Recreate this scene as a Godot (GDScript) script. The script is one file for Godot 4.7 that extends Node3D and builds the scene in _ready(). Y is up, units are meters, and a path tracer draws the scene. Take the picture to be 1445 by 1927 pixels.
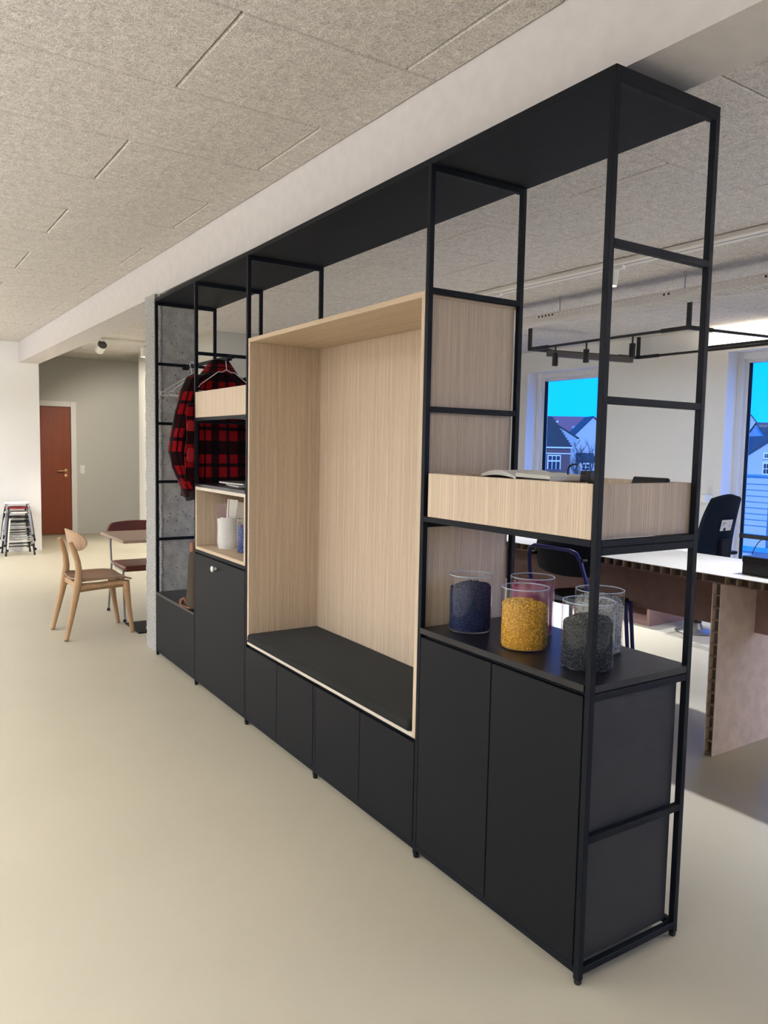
extends Node3D
# An office entrance hall split by a black steel shelving unit with oak inserts.
# Room axes: x along the shelving (far end is negative), y up, z towards the viewer's left; window wall at negative z.

const TURN := -0.0155            # the shelving stands a little askew to the room
const HC := 2.82                 # underside of the ceiling panels
const TOP := 2.5                 # top of the shelving
const DP := 0.4425               # depth of the shelving
const TT := 0.02                 # steel tube
const FR := [0.0, -0.794, -2.378, -3.179, -3.987]   # near faces of the tall frames

class MB:
	var v := PackedVector3Array()
	var n := PackedVector3Array()
	var uv := PackedVector2Array()
	var col := PackedColorArray()
	var paint := Color.WHITE
	var tinted := false

	func tri(a: Vector3, b: Vector3, c: Vector3, na: Vector3, nb: Vector3, nc: Vector3, ua := Vector2.ZERO, ub := Vector2.ZERO, uc := Vector2.ZERO) -> void:
		var g := (b - a).cross(c - a)
		if g.length_squared() < 1e-18:
			return
		if g.dot(na + nb + nc) > 0.0:
			v.append(a); v.append(c); v.append(b)
			n.append(na); n.append(nc); n.append(nb)
			uv.append(ua); uv.append(uc); uv.append(ub)
		else:
			v.append(a); v.append(b); v.append(c)
			n.append(na); n.append(nb); n.append(nc)
			uv.append(ua); uv.append(ub); uv.append(uc)
		col.append(paint); col.append(paint); col.append(paint)

	func quad(a: Vector3, b: Vector3, c: Vector3, d: Vector3, out: Vector3) -> void:
		var g := (b - a).cross(d - a)
		if g.length_squared() < 1e-18:
			g = (c - b).cross(d - b)
		g = g.normalized()
		if g.dot(out) < 0.0:
			g = -g
		tri(a, b, c, g, g, g, Vector2(0, 0), Vector2(1, 0), Vector2(1, 1))
		tri(a, c, d, g, g, g, Vector2(0, 0), Vector2(1, 1), Vector2(0, 1))

	func box(c: Vector3, s: Vector3, bev := 0.0, B := Basis.IDENTITY) -> void:
		var h := s * 0.5
		var k := minf(bev, minf(h.x, minf(h.y, h.z)) * 0.9)
		for ax in 3:
			var u := (ax + 1) % 3
			var w := (ax + 2) % 3
			for sg in [-1.0, 1.0]:
				var p: Array[Vector3] = []
				for q in [[-1, -1], [1, -1], [1, 1], [-1, 1]]:
					var t := Vector3.ZERO
					t[ax] = sg * h[ax]
					t[u] = q[0] * (h[u] - k)
					t[w] = q[1] * (h[w] - k)
					p.append(c + B * t)
				var o := Vector3.ZERO
				o[ax] = sg
				quad(p[0], p[1], p[2], p[3], B * o)
		if k <= 0.0:
			return
		for ax in 3:
			var u := (ax + 1) % 3
			var w := (ax + 2) % 3
			for su in [-1.0, 1.0]:
				for sw in [-1.0, 1.0]:
					var p: Array[Vector3] = []
					for q in [[-1.0, 0], [1.0, 0], [1.0, 1], [-1.0, 1]]:
						var t := Vector3.ZERO
						t[ax] = q[0] * (h[ax] - k)
						t[u] = su * (h[u] - (k if q[1] == 1 else 0.0))
						t[w] = sw * (h[w] - (0.0 if q[1] == 1 else k))
						p.append(c + B * t)
					var o := Vector3.ZERO
					o[u] = su
					o[w] = sw
					quad(p[0], p[1], p[2], p[3], B * o)
		for sx in [-1.0, 1.0]:
			for sy in [-1.0, 1.0]:
				for sz in [-1.0, 1.0]:
					var o := Vector3(sx, sy, sz)
					var a := c + B * Vector3(sx * h.x, sy * (h.y - k), sz * (h.z - k))
					var b := c + B * Vector3(sx * (h.x - k), sy * h.y, sz * (h.z - k))
					var d := c + B * Vector3(sx * (h.x - k), sy * (h.y - k), sz * h.z)
					var nn := (B * o).normalized()
					tri(a, b, d, nn, nn, nn)

	# from corner to corner
	func slab(a: Vector3, b: Vector3, bev := 0.0) -> void:
		box((a + b) * 0.5, (b - a).abs(), bev)

	# a grid of points; side = +1 or -1 picks the normal's sense, 0 turns it away from the middle
	func patch(g: Array, side := 0.0, close_u := false, close_v := false) -> void:
		var rows := g.size()
		var cols: int = g[0].size()
		var mid := Vector3.ZERO
		for r in g:
			for p in r:
				mid += p
		mid /= float(rows * cols)
		var nn := []
		var sum := 0.0
		for i in rows:
			var line := PackedVector3Array()
			for j in cols:
				var i0 := i - 1
				var i1 := i + 1
				var j0 := j - 1
				var j1 := j + 1
				if close_v:
					i0 = (i0 + rows - 1) % (rows - 1) if i0 < 0 else i0
					i1 = 1 if i1 >= rows else i1
				else:
					i0 = maxi(i0, 0)
					i1 = mini(i1, rows - 1)
				if close_u:
					j0 = cols - 2 if j0 < 0 else j0
					j1 = 1 if j1 >= cols else j1
				else:
					j0 = maxi(j0, 0)
					j1 = mini(j1, cols - 1)
				var du: Vector3 = g[i][j1] - g[i][j0]
				var dv: Vector3 = g[i1][j] - g[i0][j]
				if du.length_squared() < 1e-14:
					var near := i + 1 if i == 0 else i - 1
					du = g[near][j1] - g[near][j0]
				if dv.length_squared() < 1e-14:
					var nearj := j + 1 if j == 0 else j - 1
					dv = g[i1][nearj] - g[i0][nearj]
				var x := du.cross(dv).normalized()
				sum += x.dot(g[i][j] - mid)
				line.append(x)
			nn.append(line)
		var s := side
		if s == 0.0:
			s = 1.0 if sum >= 0.0 else -1.0
		for i in rows - 1:
			for j in cols - 1:
				var a: Vector3 = g[i][j]
				var b: Vector3 = g[i][j + 1]
				var c: Vector3 = g[i + 1][j + 1]
				var d: Vector3 = g[i + 1][j]
				var ua := Vector2(float(j) / (cols - 1), float(i) / (rows - 1))
				var ub := Vector2(float(j + 1) / (cols - 1), float(i) / (rows - 1))
				var uc := Vector2(float(j + 1) / (cols - 1), float(i + 1) / (rows - 1))
				var ud := Vector2(float(j) / (cols - 1), float(i + 1) / (rows - 1))
				tri(a, b, c, nn[i][j] * s, nn[i][j + 1] * s, nn[i + 1][j + 1] * s, ua, ub, uc)
				tri(a, c, d, nn[i][j] * s, nn[i + 1][j + 1] * s, nn[i + 1][j] * s, ua, uc, ud)

	# a tube swept along points; fx/fz flatten its section
	func tube(path: Array, rad, sides := 10, fx := 1.0, fz := 1.0, caps := true, hint := Vector3.ZERO) -> void:
		var g := []
		var up := hint
		var m := path.size()
		for i in m:
			var a: Vector3 = path[maxi(i - 1, 0)]
			var b: Vector3 = path[mini(i + 1, m - 1)]
			var t := (b - a).normalized()
			if up == Vector3.ZERO:
				up = Vector3.UP if absf(t.y) < 0.9 else Vector3.RIGHT
			var x := up.cross(t)
			if x.length() < 1e-4:
				x = Vector3.RIGHT.cross(t)
			x = x.normalized()
			var y := t.cross(x).normalized()
			up = y
			var r: float = rad[i] if rad is Array else rad
			var row := []
			for k in sides + 1:
				var w := TAU * k / sides
				row.append(path[i] + x * (cos(w) * r * fx) + y * (sin(w) * r * fz))
			g.append(row)
		for i in m - 1:
			for k in sides:
				var ca: Vector3 = path[i]
				var cb: Vector3 = path[i + 1]
				var w0: Vector3 = (g[i][k] - ca).normalized()
				var w1: Vector3 = (g[i][k + 1] - ca).normalized()
				var w2: Vector3 = (g[i + 1][k + 1] - cb).normalized()
				var w3: Vector3 = (g[i + 1][k] - cb).normalized()
				tri(g[i][k], g[i][k + 1], g[i + 1][k + 1], w0, w1, w2, Vector2(float(k) / sides, float(i) / (m - 1)), Vector2(float(k + 1) / sides, float(i) / (m - 1)), Vector2(float(k + 1) / sides, float(i + 1) / (m - 1)))
				tri(g[i][k], g[i + 1][k + 1], g[i + 1][k], w0, w2, w3, Vector2(float(k) / sides, float(i) / (m - 1)), Vector2(float(k + 1) / sides, float(i + 1) / (m - 1)), Vector2(float(k) / sides, float(i + 1) / (m - 1)))
		if caps:
			for e in [0, m - 1]:
				var t: Vector3 = (path[0] - path[1]).normalized() if e == 0 else (path[m - 1] - path[m - 2]).normalized()
				for k in sides:
					tri(path[e], g[e][k], g[e][k + 1], t, t, t)

	# a profile of (radius, height) turned about the axis B.y through c
	func lathe(prof: Array, seg := 32, c := Vector3.ZERO, B := Basis.IDENTITY, smooth := true) -> void:
		var m := prof.size()
		var sn: Array[Vector2] = []
		for i in m - 1:
			var d: Vector2 = prof[i + 1] - prof[i]
			sn.append(Vector2(d.y, -d.x).normalized())
		for i in m - 1:
			var p0: Vector2 = prof[i]
			var p1: Vector2 = prof[i + 1]
			var n0 := sn[i]
			var n1 := sn[i]
			if smooth and i > 0 and sn[i - 1].dot(sn[i]) > 0.6:
				n0 = (sn[i - 1] + sn[i]).normalized()
			if smooth and i < m - 2 and sn[i + 1].dot(sn[i]) > 0.6:
				n1 = (sn[i + 1] + sn[i]).normalized()
			for k in seg:
				var w0 := TAU * k / seg
				var w1 := TAU * (k + 1) / seg
				var d0 := Vector3(cos(w0), 0, sin(w0))
				var d1 := Vector3(cos(w1), 0, sin(w1))
				var a := c + B * (d0 * p0.x + Vector3.UP * p0.y)
				var b := c + B * (d1 * p0.x + Vector3.UP * p0.y)
				var e := c + B * (d1 * p1.x + Vector3.UP * p1.y)
				var f := c + B * (d0 * p1.x + Vector3.UP * p1.y)
				var na := B * (d0 * n0.x + Vector3.UP * n0.y)
				var nb := B * (d1 * n0.x + Vector3.UP * n0.y)
				var ne := B * (d1 * n1.x + Vector3.UP * n1.y)
				var nf := B * (d0 * n1.x + Vector3.UP * n1.y)
				tri(a, b, e, na, nb, ne, Vector2(float(k) / seg, p0.y), Vector2(float(k + 1) / seg, p0.y), Vector2(float(k + 1) / seg, p1.y))
				tri(a, e, f, na, ne, nf, Vector2(float(k) / seg, p0.y), Vector2(float(k + 1) / seg, p1.y), Vector2(float(k) / seg, p1.y))

	# a flat outline given thickness: outline in the plane of B.x and B.y, from c to c + B.z * depth
	func prism(poly: Array, depth: float, c := Vector3.ZERO, B := Basis.IDENTITY) -> void:
		var pp := PackedVector2Array(poly)
		var ix := Geometry2D.triangulate_polygon(pp)
		var cw := Geometry2D.is_polygon_clockwise(pp)
		for i in range(0, ix.size(), 3):
			var q: Array[Vector3] = []
			for k in 3:
				q.append(Vector3(pp[ix[i + k]].x, pp[ix[i + k]].y, 0))
			var z := Vector3(0, 0, depth)
			tri(c + B * q[0], c + B * q[1], c + B * q[2], -B.z, -B.z, -B.z)
			tri(c + B * (q[0] + z), c + B * (q[1] + z), c + B * (q[2] + z), B.z, B.z, B.z)
		for i in pp.size():
			var a := pp[i]
			var b := pp[(i + 1) % pp.size()]
			var d := b - a
			var o := Vector3(d.y, -d.x, 0) * (-1.0 if cw else 1.0)
			quad(c + B * Vector3(a.x, a.y, 0), c + B * Vector3(b.x, b.y, 0), c + B * Vector3(b.x, b.y, depth), c + B * Vector3(a.x, a.y, depth), B * o)

	# a box with round edges; bend is a Callable Vector3 -> Vector3 applied to every point
	func pillow(c: Vector3, s: Vector3, r: float, bend = null, B := Basis.IDENTITY) -> void:
		var h := s * 0.5
		for ax in 3:
			var u := (ax + 1) % 3
			var w := (ax + 2) % 3
			for sg in [-1.0, 1.0]:
				var g := []
				for a in spots(h[u], r):
					var row := []
					for b in spots(h[w], r):
						var t := Vector3.ZERO
						t[ax] = sg * h[ax]
						t[u] = a
						t[w] = b
						var q := Vector3(clampf(t.x, r - h.x, h.x - r), clampf(t.y, r - h.y, h.y - r), clampf(t.z, r - h.z, h.z - r))
						var d := t - q
						var p := q + (d.normalized() * r if d.length() > 1e-6 else Vector3.ZERO)
						if bend != null:
							p = bend.call(p)
						row.append(c + B * p)
					g.append(row)
				var o := Vector3.ZERO
				o[ax] = sg
				var e1: Vector3 = g[5][6] - g[5][4]
				var e2: Vector3 = g[6][5] - g[4][5]
				patch(g, 1.0 if e1.cross(e2).dot(B * o) > 0.0 else -1.0)

	static func spots(h: float, r: float) -> Array:
		var k := h - r
		return [-h, -h + 0.3 * r, -h + 0.65 * r, -k, -k * 0.5, 0.0, k * 0.5, k, h - 0.65 * r, h - 0.3 * r, h]

	# a thin curved sheet: f(u, w) over -1..1 gives its middle, thick its thickness; round corners come from f
	func sheet(f: Callable, nu: int, nw: int, thick: float) -> void:
		var g := []
		for i in nw + 1:
			var row := []
			for j in nu + 1:
				row.append(f.call(-1.0 + 2.0 * j / nu, -1.0 + 2.0 * i / nw))
			g.append(row)
		var top := []
		var low := []
		for i in nw + 1:
			var ra := []
			var rb := []
			for j in nu + 1:
				var du: Vector3 = g[i][mini(j + 1, nu)] - g[i][maxi(j - 1, 0)]
				var dw: Vector3 = g[mini(i + 1, nw)][j] - g[maxi(i - 1, 0)][j]
				var x := du.cross(dw).normalized() * thick * 0.5
				ra.append(g[i][j] + x)
				rb.append(g[i][j] - x)
			top.append(ra)
			low.append(rb)
		patch(top, 1.0)
		patch(low, -1.0)
		var rim := []
		for j in nu + 1:
			rim.append([0, j])
		for i in range(1, nw + 1):
			rim.append([i, nu])
		for j in range(nu - 1, -1, -1):
			rim.append([nw, j])
		for i in range(nw - 1, -1, -1):
			rim.append([i, 0])
		var mid: Vector3 = g[nw / 2][nu / 2]
		for k in rim.size() - 1:
			var p: Array = rim[k]
			var q: Array = rim[k + 1]
			quad(top[p[0]][p[1]], top[q[0]][q[1]], low[q[0]][q[1]], low[p[0]][p[1]], (top[p[0]][p[1]] as Vector3) - mid)

	func made() -> ArrayMesh:
		var arr := []
		arr.resize(Mesh.ARRAY_MAX)
		arr[Mesh.ARRAY_VERTEX] = v
		arr[Mesh.ARRAY_NORMAL] = n
		arr[Mesh.ARRAY_TEX_UV] = uv
		if tinted:
			arr[Mesh.ARRAY_COLOR] = col
		var am := ArrayMesh.new()
		am.add_surface_from_arrays(Mesh.PRIMITIVE_TRIANGLES, arr)
		return am


var M := {}
var taken := {}
var rng := RandomNumberGenerator.new()
var ST := Basis(Vector3.UP, TURN)

func numbered(called: String) -> String:
	var k: int = taken.get(called, 0)
	taken[called] = k + 1
	return called if k == 0 else "%s_%03d" % [called, k]

func tag(o: Node3D, label: String, category: String, group := "", kind := "") -> Node3D:
	o.set_meta("label", label)
	if category:
		o.set_meta("category", category)
	if group:
		o.set_meta("group", group)
	if kind:
		o.set_meta("kind", kind)
	return o

func thing(called: String, label: String, category: String, at := Vector3.ZERO, turn := 0.0, group := "") -> Node3D:
	var o := Node3D.new()
	o.name = numbered(called)
	add_child(o, true)
	o.position = at
	o.rotation.y = turn
	return tag(o, label, category, group)

func obj(called: String, m: MB, material: Material, parent: Node = self) -> MeshInstance3D:
	return inst(called, m.made(), material, parent)

func inst(called: String, mesh: Mesh, material: Material, parent: Node = self) -> MeshInstance3D:
	var o := MeshInstance3D.new()
	o.name = numbered(called) if parent == self else called
	o.mesh = mesh
	o.material_override = material
	parent.add_child(o, true)
	return o

func struct(called: String, m: MB, material: Material, label: String) -> MeshInstance3D:
	var o := obj(called, m, material)
	o.name = called
	tag(o, label, "", "", "structure")
	return o

# a point given along, up and across the shelving
func sh(x: float, y: float, z: float) -> Vector3:
	return ST * Vector3(x, y, z)

func shelf_thing(called: String, label: String, category: String, x: float, y: float, z: float, turn := 0.0, group := "") -> Node3D:
	return thing(called, label, category, sh(x, y, z), TURN + turn, group)

# ---------------------------------------------------------------- materials

func plain(c: Color, rough := 0.6, metal := 0.0, spec := 0.5) -> StandardMaterial3D:
	var m := StandardMaterial3D.new()
	m.albedo_color = c
	m.roughness = rough
	m.metallic = metal
	m.metallic_specular = spec
	return m

func grey_image(w: int, h: int, f: PackedByteArray) -> ImageTexture:
	return ImageTexture.create_from_image(Image.create_from_data(w, h, false, Image.FORMAT_L8, f))

func noise_bytes(w: int, h: int, freq: float, sd: int, oct := 3, typ := FastNoiseLite.TYPE_SIMPLEX_SMOOTH) -> PackedByteArray:
	var nz := FastNoiseLite.new()
	nz.seed = sd
	nz.frequency = freq
	nz.noise_type = typ
	nz.fractal_octaves = oct
	var im := nz.get_seamless_image(w, h)
	im.convert(Image.FORMAT_L8)
	return im.get_data()

func tri_map(m: StandardMaterial3D, scale: Vector3, world := false) -> void:
	m.uv1_triplanar = true
	m.uv1_world_triplanar = world
	m.uv1_scale = scale
	m.uv1_triplanar_sharpness = 8.0

func make_woodwool() -> StandardMaterial3D:
	var s := 1024
	var a := PackedByteArray()
	a.resize(s * s)
	a.fill(172)
	var hgt := PackedByteArray()
	hgt.resize(s * s)
	hgt.fill(40)
	for k in 15000:
		var x := rng.randf() * s
		var y := rng.randf() * s
		var d := rng.randf() * TAU
		var bend := rng.randf_range(-0.09, 0.09)
		var lum := rng.randi_range(196, 255)
		var top := 60 + int(150.0 * k / 15000.0) + rng.randi_range(-20, 30)
		var w := 2 if k % 3 else 3
		for i in rng.randi_range(22, 70):
			x += cos(d)
			y += sin(d)
			d += bend
			var nx := -sin(d)
			var ny := cos(d)
			for e in w:
				var px := posmod(int(x + nx * e), s)
				var py := posmod(int(y + ny * e), s)
				a[py * s + px] = lum if e else lum - 22
				hgt[py * s + px] = top if e == 1 else top - 25
	var m := plain(Color(1.0, 0.97, 0.94), 0.95, 0.0, 0.2)
	m.albedo_texture = grey_image(s, s, a)
	m.heightmap_enabled = true
	m.heightmap_texture = grey_image(s, s, hgt)
	m.heightmap_scale = 0.12
	tri_map(m, Vector3.ONE * 1.6, true)
	return m

func grain_bytes() -> PackedByteArray:
	var w := 1024
	var h := 1024
	var broad := noise_bytes(w, h, 0.006, 3, 2)
	var fine := noise_bytes(w, h, 0.05, 4, 2)
	var a := PackedByteArray()
	a.resize(w * h)
	for y in h:
		var row := y * w
		var yy := y if y < h / 2 else h - 1 - y
		var yb := (yy / 9) % h
		var yf := (yy / 40) % h
		for x in w:
			var b: float = broad[yb * w + x] / 255.0
			var f: float = fine[yf * w + x] / 255.0
			var ring := 0.5 + 0.5 * sin(b * 75.0)
			a[row + x] = int(255.0 * (0.87 + 0.045 * ring + 0.17 * (f - 0.5) + 0.05 * (b - 0.5)))
	for k in 3600:
		var x := rng.randi_range(0, w - 1)
		var y := rng.randi_range(0, h - 1)
		var d := rng.randi_range(8, 26)
		for i in rng.randi_range(10, 60):
			var q := ((y + i) % h) * w + x
			a[q] = maxi(a[q] - d, 130)
	return a

func turned(a: PackedByteArray, s: int) -> PackedByteArray:
	var b := PackedByteArray()
	b.resize(s * s)
	for y in s:
		for x in s:
			b[x * s + y] = a[y * s + x]
	return b

func wood(c: Color, t: Texture2D, rough: float, scale := Vector3(3.3, 0.75, 3.3)) -> StandardMaterial3D:
	var m := plain(c, rough, 0.0, 0.35)
	m.albedo_texture = t
	tri_map(m, scale)
	return m

func make_concrete() -> StandardMaterial3D:
	var s := 1024
	var a := noise_bytes(s, s, 0.008, 11, 5)
	var b := noise_bytes(s, s, 0.06, 12, 3)
	var o := PackedByteArray()
	o.resize(s * s)
	var hb := PackedByteArray()
	hb.resize(s * s)
	for i in s * s:
		o[i] = 160 + int(a[i] * 0.16) + int(b[i] * 0.10)
		hb[i] = 90 + int(b[i] * 0.3)
	for k in 260:
		var cx := rng.randi_range(0, s - 1)
		var cy := rng.randi_range(0, s - 1)
		var r := rng.randf_range(1.5, 6.0)
		for y in range(-7, 8):
			for x in range(-7, 8):
				if x * x + y * y * 0.8 < r * r:
					var q := posmod(cy + y, s) * s + posmod(cx + x, s)
					o[q] = 95
					hb[q] = 10
	var m := plain(Color(0.85, 0.84, 0.815), 0.9, 0.0, 0.25)
	m.albedo_texture = grey_image(s, s, o)
	m.heightmap_enabled = true
	m.heightmap_texture = grey_image(s, s, hb)
	m.heightmap_scale = 0.5
	tri_map(m, Vector3.ONE * 1.15)
	return m

func make_specked(c: Color, base: int, specks: int, lum: int, rough: float, scale: float) -> StandardMaterial3D:
	var s := 1024
	var a := PackedByteArray()
	a.resize(s * s)
	var nz := noise_bytes(s, s, 0.03, 21, 3)
	for i in s * s:
		a[i] = base + int((nz[i] - 128) * 0.08)
	for k in specks:
		var x := rng.randi_range(2, s - 4)
		var y := rng.randi_range(2, s - 4)
		var l := rng.randi_range(base + 15, lum)
		a[y * s + x] = l
		if k % 2:
			a[y * s + x + 1] = l
			a[(y + 1) * s + x] = l
	var m := plain(c, rough, 0.0, 0.28)
	m.albedo_texture = grey_image(s, s, a)
	tri_map(m, Vector3.ONE * scale)
	return m

func make_plaid() -> StandardMaterial3D:
	# one repeat of the cloth: wide dark bands, narrow dark stripes, red between
	var s := 256
	var im := Image.create(s, s, false, Image.FORMAT_RGB8)
	var red := Color(0.60, 0.035, 0.065)
	var mix := Color(0.20, 0.015, 0.045)
	var dark := Color(0.022, 0.016, 0.03)
	for y in s:
		for x in s:
			var bx := (x % 256) < 88 or ((x % 256) > 150 and (x % 256) < 178)
			var by := (y % 256) < 96 or ((y % 256) > 158 and (y % 256) < 184)
			var c := red
			if bx and by:
				c = dark
			elif bx or by:
				c = mix if (x + y) % 4 < 2 else mix.darkened(0.25)
			c = c.darkened(0.10 * rng.randf())
			im.set_pixel(x, y, c)
	var m := plain(Color(0.80, 0.80, 0.82), 0.95, 0.0, 0.15)
	m.albedo_texture = ImageTexture.create_from_image(im)
	m.rim_enabled = true
	m.rim = 0.25
	m.rim_tint = 0.6
	return m

func make_weave(c: Color, scale: float, lo: int, hi: int, rim: float) -> StandardMaterial3D:
	var s := 256
	var a := PackedByteArray()
	a.resize(s * s)
	for y in s:
		for x in s:
			var over := ((x / 4) + (y / 4)) % 2 == 0
			var t := sin(PI * (x % 4 + 0.5) / 4.0) if over else sin(PI * (y % 4 + 0.5) / 4.0)
			a[y * s + x] = clampi(lo + int((hi - lo) * t) + rng.randi_range(-12, 12), 0, 255)
	var m := plain(c, 0.95, 0.0, 0.15)
	m.albedo_texture = grey_image(s, s, a)
	m.heightmap_enabled = true
	m.heightmap_texture = m.albedo_texture
	m.heightmap_scale = 0.03
	m.rim_enabled = true
	m.rim = rim
	tri_map(m, Vector3.ONE * scale)
	return m

func make_mottled(c: Color, spread: float, freq: float, rough: float, scale: float, world := true, bump := 0.0) -> StandardMaterial3D:
	var s := 512
	var a := noise_bytes(s, s, freq, 31 + int(freq * 1000), 4)
	var o := PackedByteArray()
	o.resize(s * s)
	for i in s * s:
		o[i] = clampi(int(255.0 - spread * (255 - a[i])), 0, 255)
	var m := plain(c, rough, 0.0, 0.4)
	m.albedo_texture = grey_image(s, s, o)
	if bump > 0.0:
		m.heightmap_enabled = true
		m.heightmap_texture = m.albedo_texture
		m.heightmap_scale = bump
	tri_map(m, Vector3.ONE * scale, world)
	return m

func glow(c: Color, e: float) -> StandardMaterial3D:
	var m := plain(c, 0.5)
	m.emission_enabled = true
	m.emission = c
	m.emission_energy_multiplier = e
	return m

func make_glass(alpha: float, tint := Color.WHITE) -> StandardMaterial3D:
	var m := plain(Color(tint.r, tint.g, tint.b, alpha), 0.02, 0.0, 0.5)
	m.transparency = BaseMaterial3D.TRANSPARENCY_ALPHA
	return m

func materials() -> void:
	rng.seed = 7
	M.woodwool = make_woodwool()
	var g := grain_bytes()
	var gv := grey_image(1024, 1024, g)
	var gh := grey_image(1024, 1024, turned(g, 1024))
	M.oak = wood(Color(0.87, 0.785, 0.685), gv, 0.5)
	M.oak_flat = wood(Color(0.86, 0.765, 0.65), gh, 0.5, Vector3(0.75, 3.3, 3.3))
	M.oak_edge = wood(Color(0.92, 0.87, 0.80), gh, 0.5, Vector3(1.1, 6.0, 2.2))
	M.beech = wood(Color(0.76, 0.61, 0.455), gv, 0.45, Vector3(5, 2, 5))
	M.beech_light = wood(Color(0.80, 0.66, 0.54), gv, 0.5, Vector3(4, 2, 4))
	M.beech_seat = wood(Color(0.62, 0.48, 0.38), gh, 0.45, Vector3(2, 4, 4))
	M.door_wood = wood(Color(0.60, 0.31, 0.19), gv, 0.4, Vector3(3, 0.8, 3))
	M.concrete = make_concrete()
	M.concrete_pale = make_mottled(Color(0.82, 0.815, 0.80), 0.45, 0.05, 0.95, 3.0, false, 0.5)
	M.board = make_specked(Color(0.088, 0.096, 0.120), 205, 160, 255, 0.55, 0.9)
	M.board_plain = make_mottled(Color(0.085, 0.092, 0.112), 0.12, 0.02, 0.6, 1.0, false)
	M.board_plain.metallic_specular = 0.25
	M.panel = make_mottled(Color(0.16, 0.165, 0.175), 0.12, 0.02, 0.55, 1.0, false)  # cabinet board made paler, light on the end face put into the colour
	M.worktop = make_mottled(Color(0.115, 0.115, 0.14), 0.35, 0.05, 0.33, 4.0, false, 0.05)  # bluish lift in the colour stands in for window sheen
	M.steel = plain(Color(0.045, 0.06, 0.09), 0.55, 0.0, 0.27)
	M.rubber = plain(Color(0.06, 0.06, 0.065), 0.8)
	M.hole = plain(Color(0.02, 0.02, 0.02), 0.9)
	M.floor = make_mottled(Color(0.74, 0.708, 0.622), 0.03, 0.006, 0.40, 0.25)
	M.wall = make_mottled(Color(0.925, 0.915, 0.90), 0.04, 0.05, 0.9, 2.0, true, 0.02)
	M.wall_shade = make_mottled(Color(0.80, 0.79, 0.755), 0.04, 0.05, 0.9, 2.0, true, 0.02)  # darker copy of the wall white, shade put into the colour
	M.beam = make_mottled(Color(0.825, 0.80, 0.785), 0.04, 0.02, 0.9, 1.0, true)
	M.white = plain(Color(0.92, 0.91, 0.89), 0.4)
	M.white_matt = plain(Color(0.90, 0.88, 0.85), 0.8)
	M.frame_white = plain(Color(0.88, 0.87, 0.86), 0.45)
	M.chrome = plain(Color(0.80, 0.79, 0.77), 0.25, 1.0)
	M.brass = plain(Color(0.80, 0.68, 0.50), 0.3, 1.0)
	M.cushion = make_weave(Color(0.20, 0.203, 0.195), 9.0, 110, 255, 0.3)
	M.plaid = make_plaid()
	M.plaid_edge = M.plaid.duplicate()
	tri_map(M.plaid_edge, Vector3(4.4, 4.4, 4.4))
	M.felt = make_specked(Color(0.93, 0.92, 0.90), 222, 40000, 255, 0.95, 2.6)
	M.glass = make_glass(0.0)
	M.pane = make_glass(0.0)
	M.pane.metallic_specular = 0.2
	M.card = plain(Color(0.93, 0.92, 0.90), 0.7)
	M.paper = plain(Color(0.94, 0.93, 0.89), 0.8)
	M.leather = make_mottled(Color(0.43, 0.21, 0.135), 0.3, 0.06, 0.45, 4.0, false, 0.04)
	M.strap = make_mottled(Color(0.56, 0.36, 0.22), 0.35, 0.06, 0.6, 6.0, false, 0.04)
	M.canvas = make_weave(Color(0.33, 0.295, 0.245), 12.0, 120, 255, 0.15)
	M.grey_steel = plain(Color(0.50, 0.49, 0.47), 0.4, 0.6)
	M.table_top = make_mottled(Color(0.62, 0.52, 0.45), 0.1, 0.03, 0.5, 2.0, false)
	M.desk_top = plain(Color(0.80, 0.785, 0.76), 0.4)
	M.kraft = make_mottled(Color(0.94, 0.85, 0.79), 0.10, 0.02, 0.75, 1.0, false)
	M.kraft_shaded = make_mottled(Color(0.60, 0.475, 0.445), 0.10, 0.02, 0.75, 1.0, false)  # same cardboard, darkened in colour for the shade under the desk
	M.cell = plain(Color(0.44, 0.385, 0.34), 0.9)
	M.cell_edge = plain(Color(0.66, 0.57, 0.49), 0.9)
	M.navy = plain(Color(0.045, 0.06, 0.115), 0.6, 0.0, 0.35)
	M.blue_tube = plain(Color(0.06, 0.10, 0.42), 0.35)
	M.navy_cloth = make_weave(Color(0.10, 0.135, 0.19), 14.0, 140, 255, 0.2)
	M.black_gloss = plain(Color(0.045, 0.047, 0.055), 0.35)
	M.lamp_face = glow(Color(1.0, 0.96, 0.88), 5.0)
	M.lamp_grey = plain(Color(0.30, 0.28, 0.27), 0.5)
	M.red_seat = plain(Color(0.50, 0.06, 0.10), 0.5)
	M.tube_white = plain(Color(0.85, 0.84, 0.82), 0.4)
	M.tube_grey = plain(Color(0.55, 0.55, 0.57), 0.4)

# ---------------------------------------------------------------- light and camera

func area(at: Vector3, towards: Vector3, size: Vector2, energy: float, c: Color) -> void:
	var l := AreaLight3D.new()
	l.name = numbered("area_light")
	add_child(l, true)
	l.position = at
	l.basis = Basis.looking_at(towards, Vector3.RIGHT if absf(towards.y) > 0.9 else Vector3.UP)
	l.area_size = size
	l.light_energy = energy
	l.light_color = c
	l.shadow_enabled = true
	l.set("area_range", 30.0)

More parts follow.
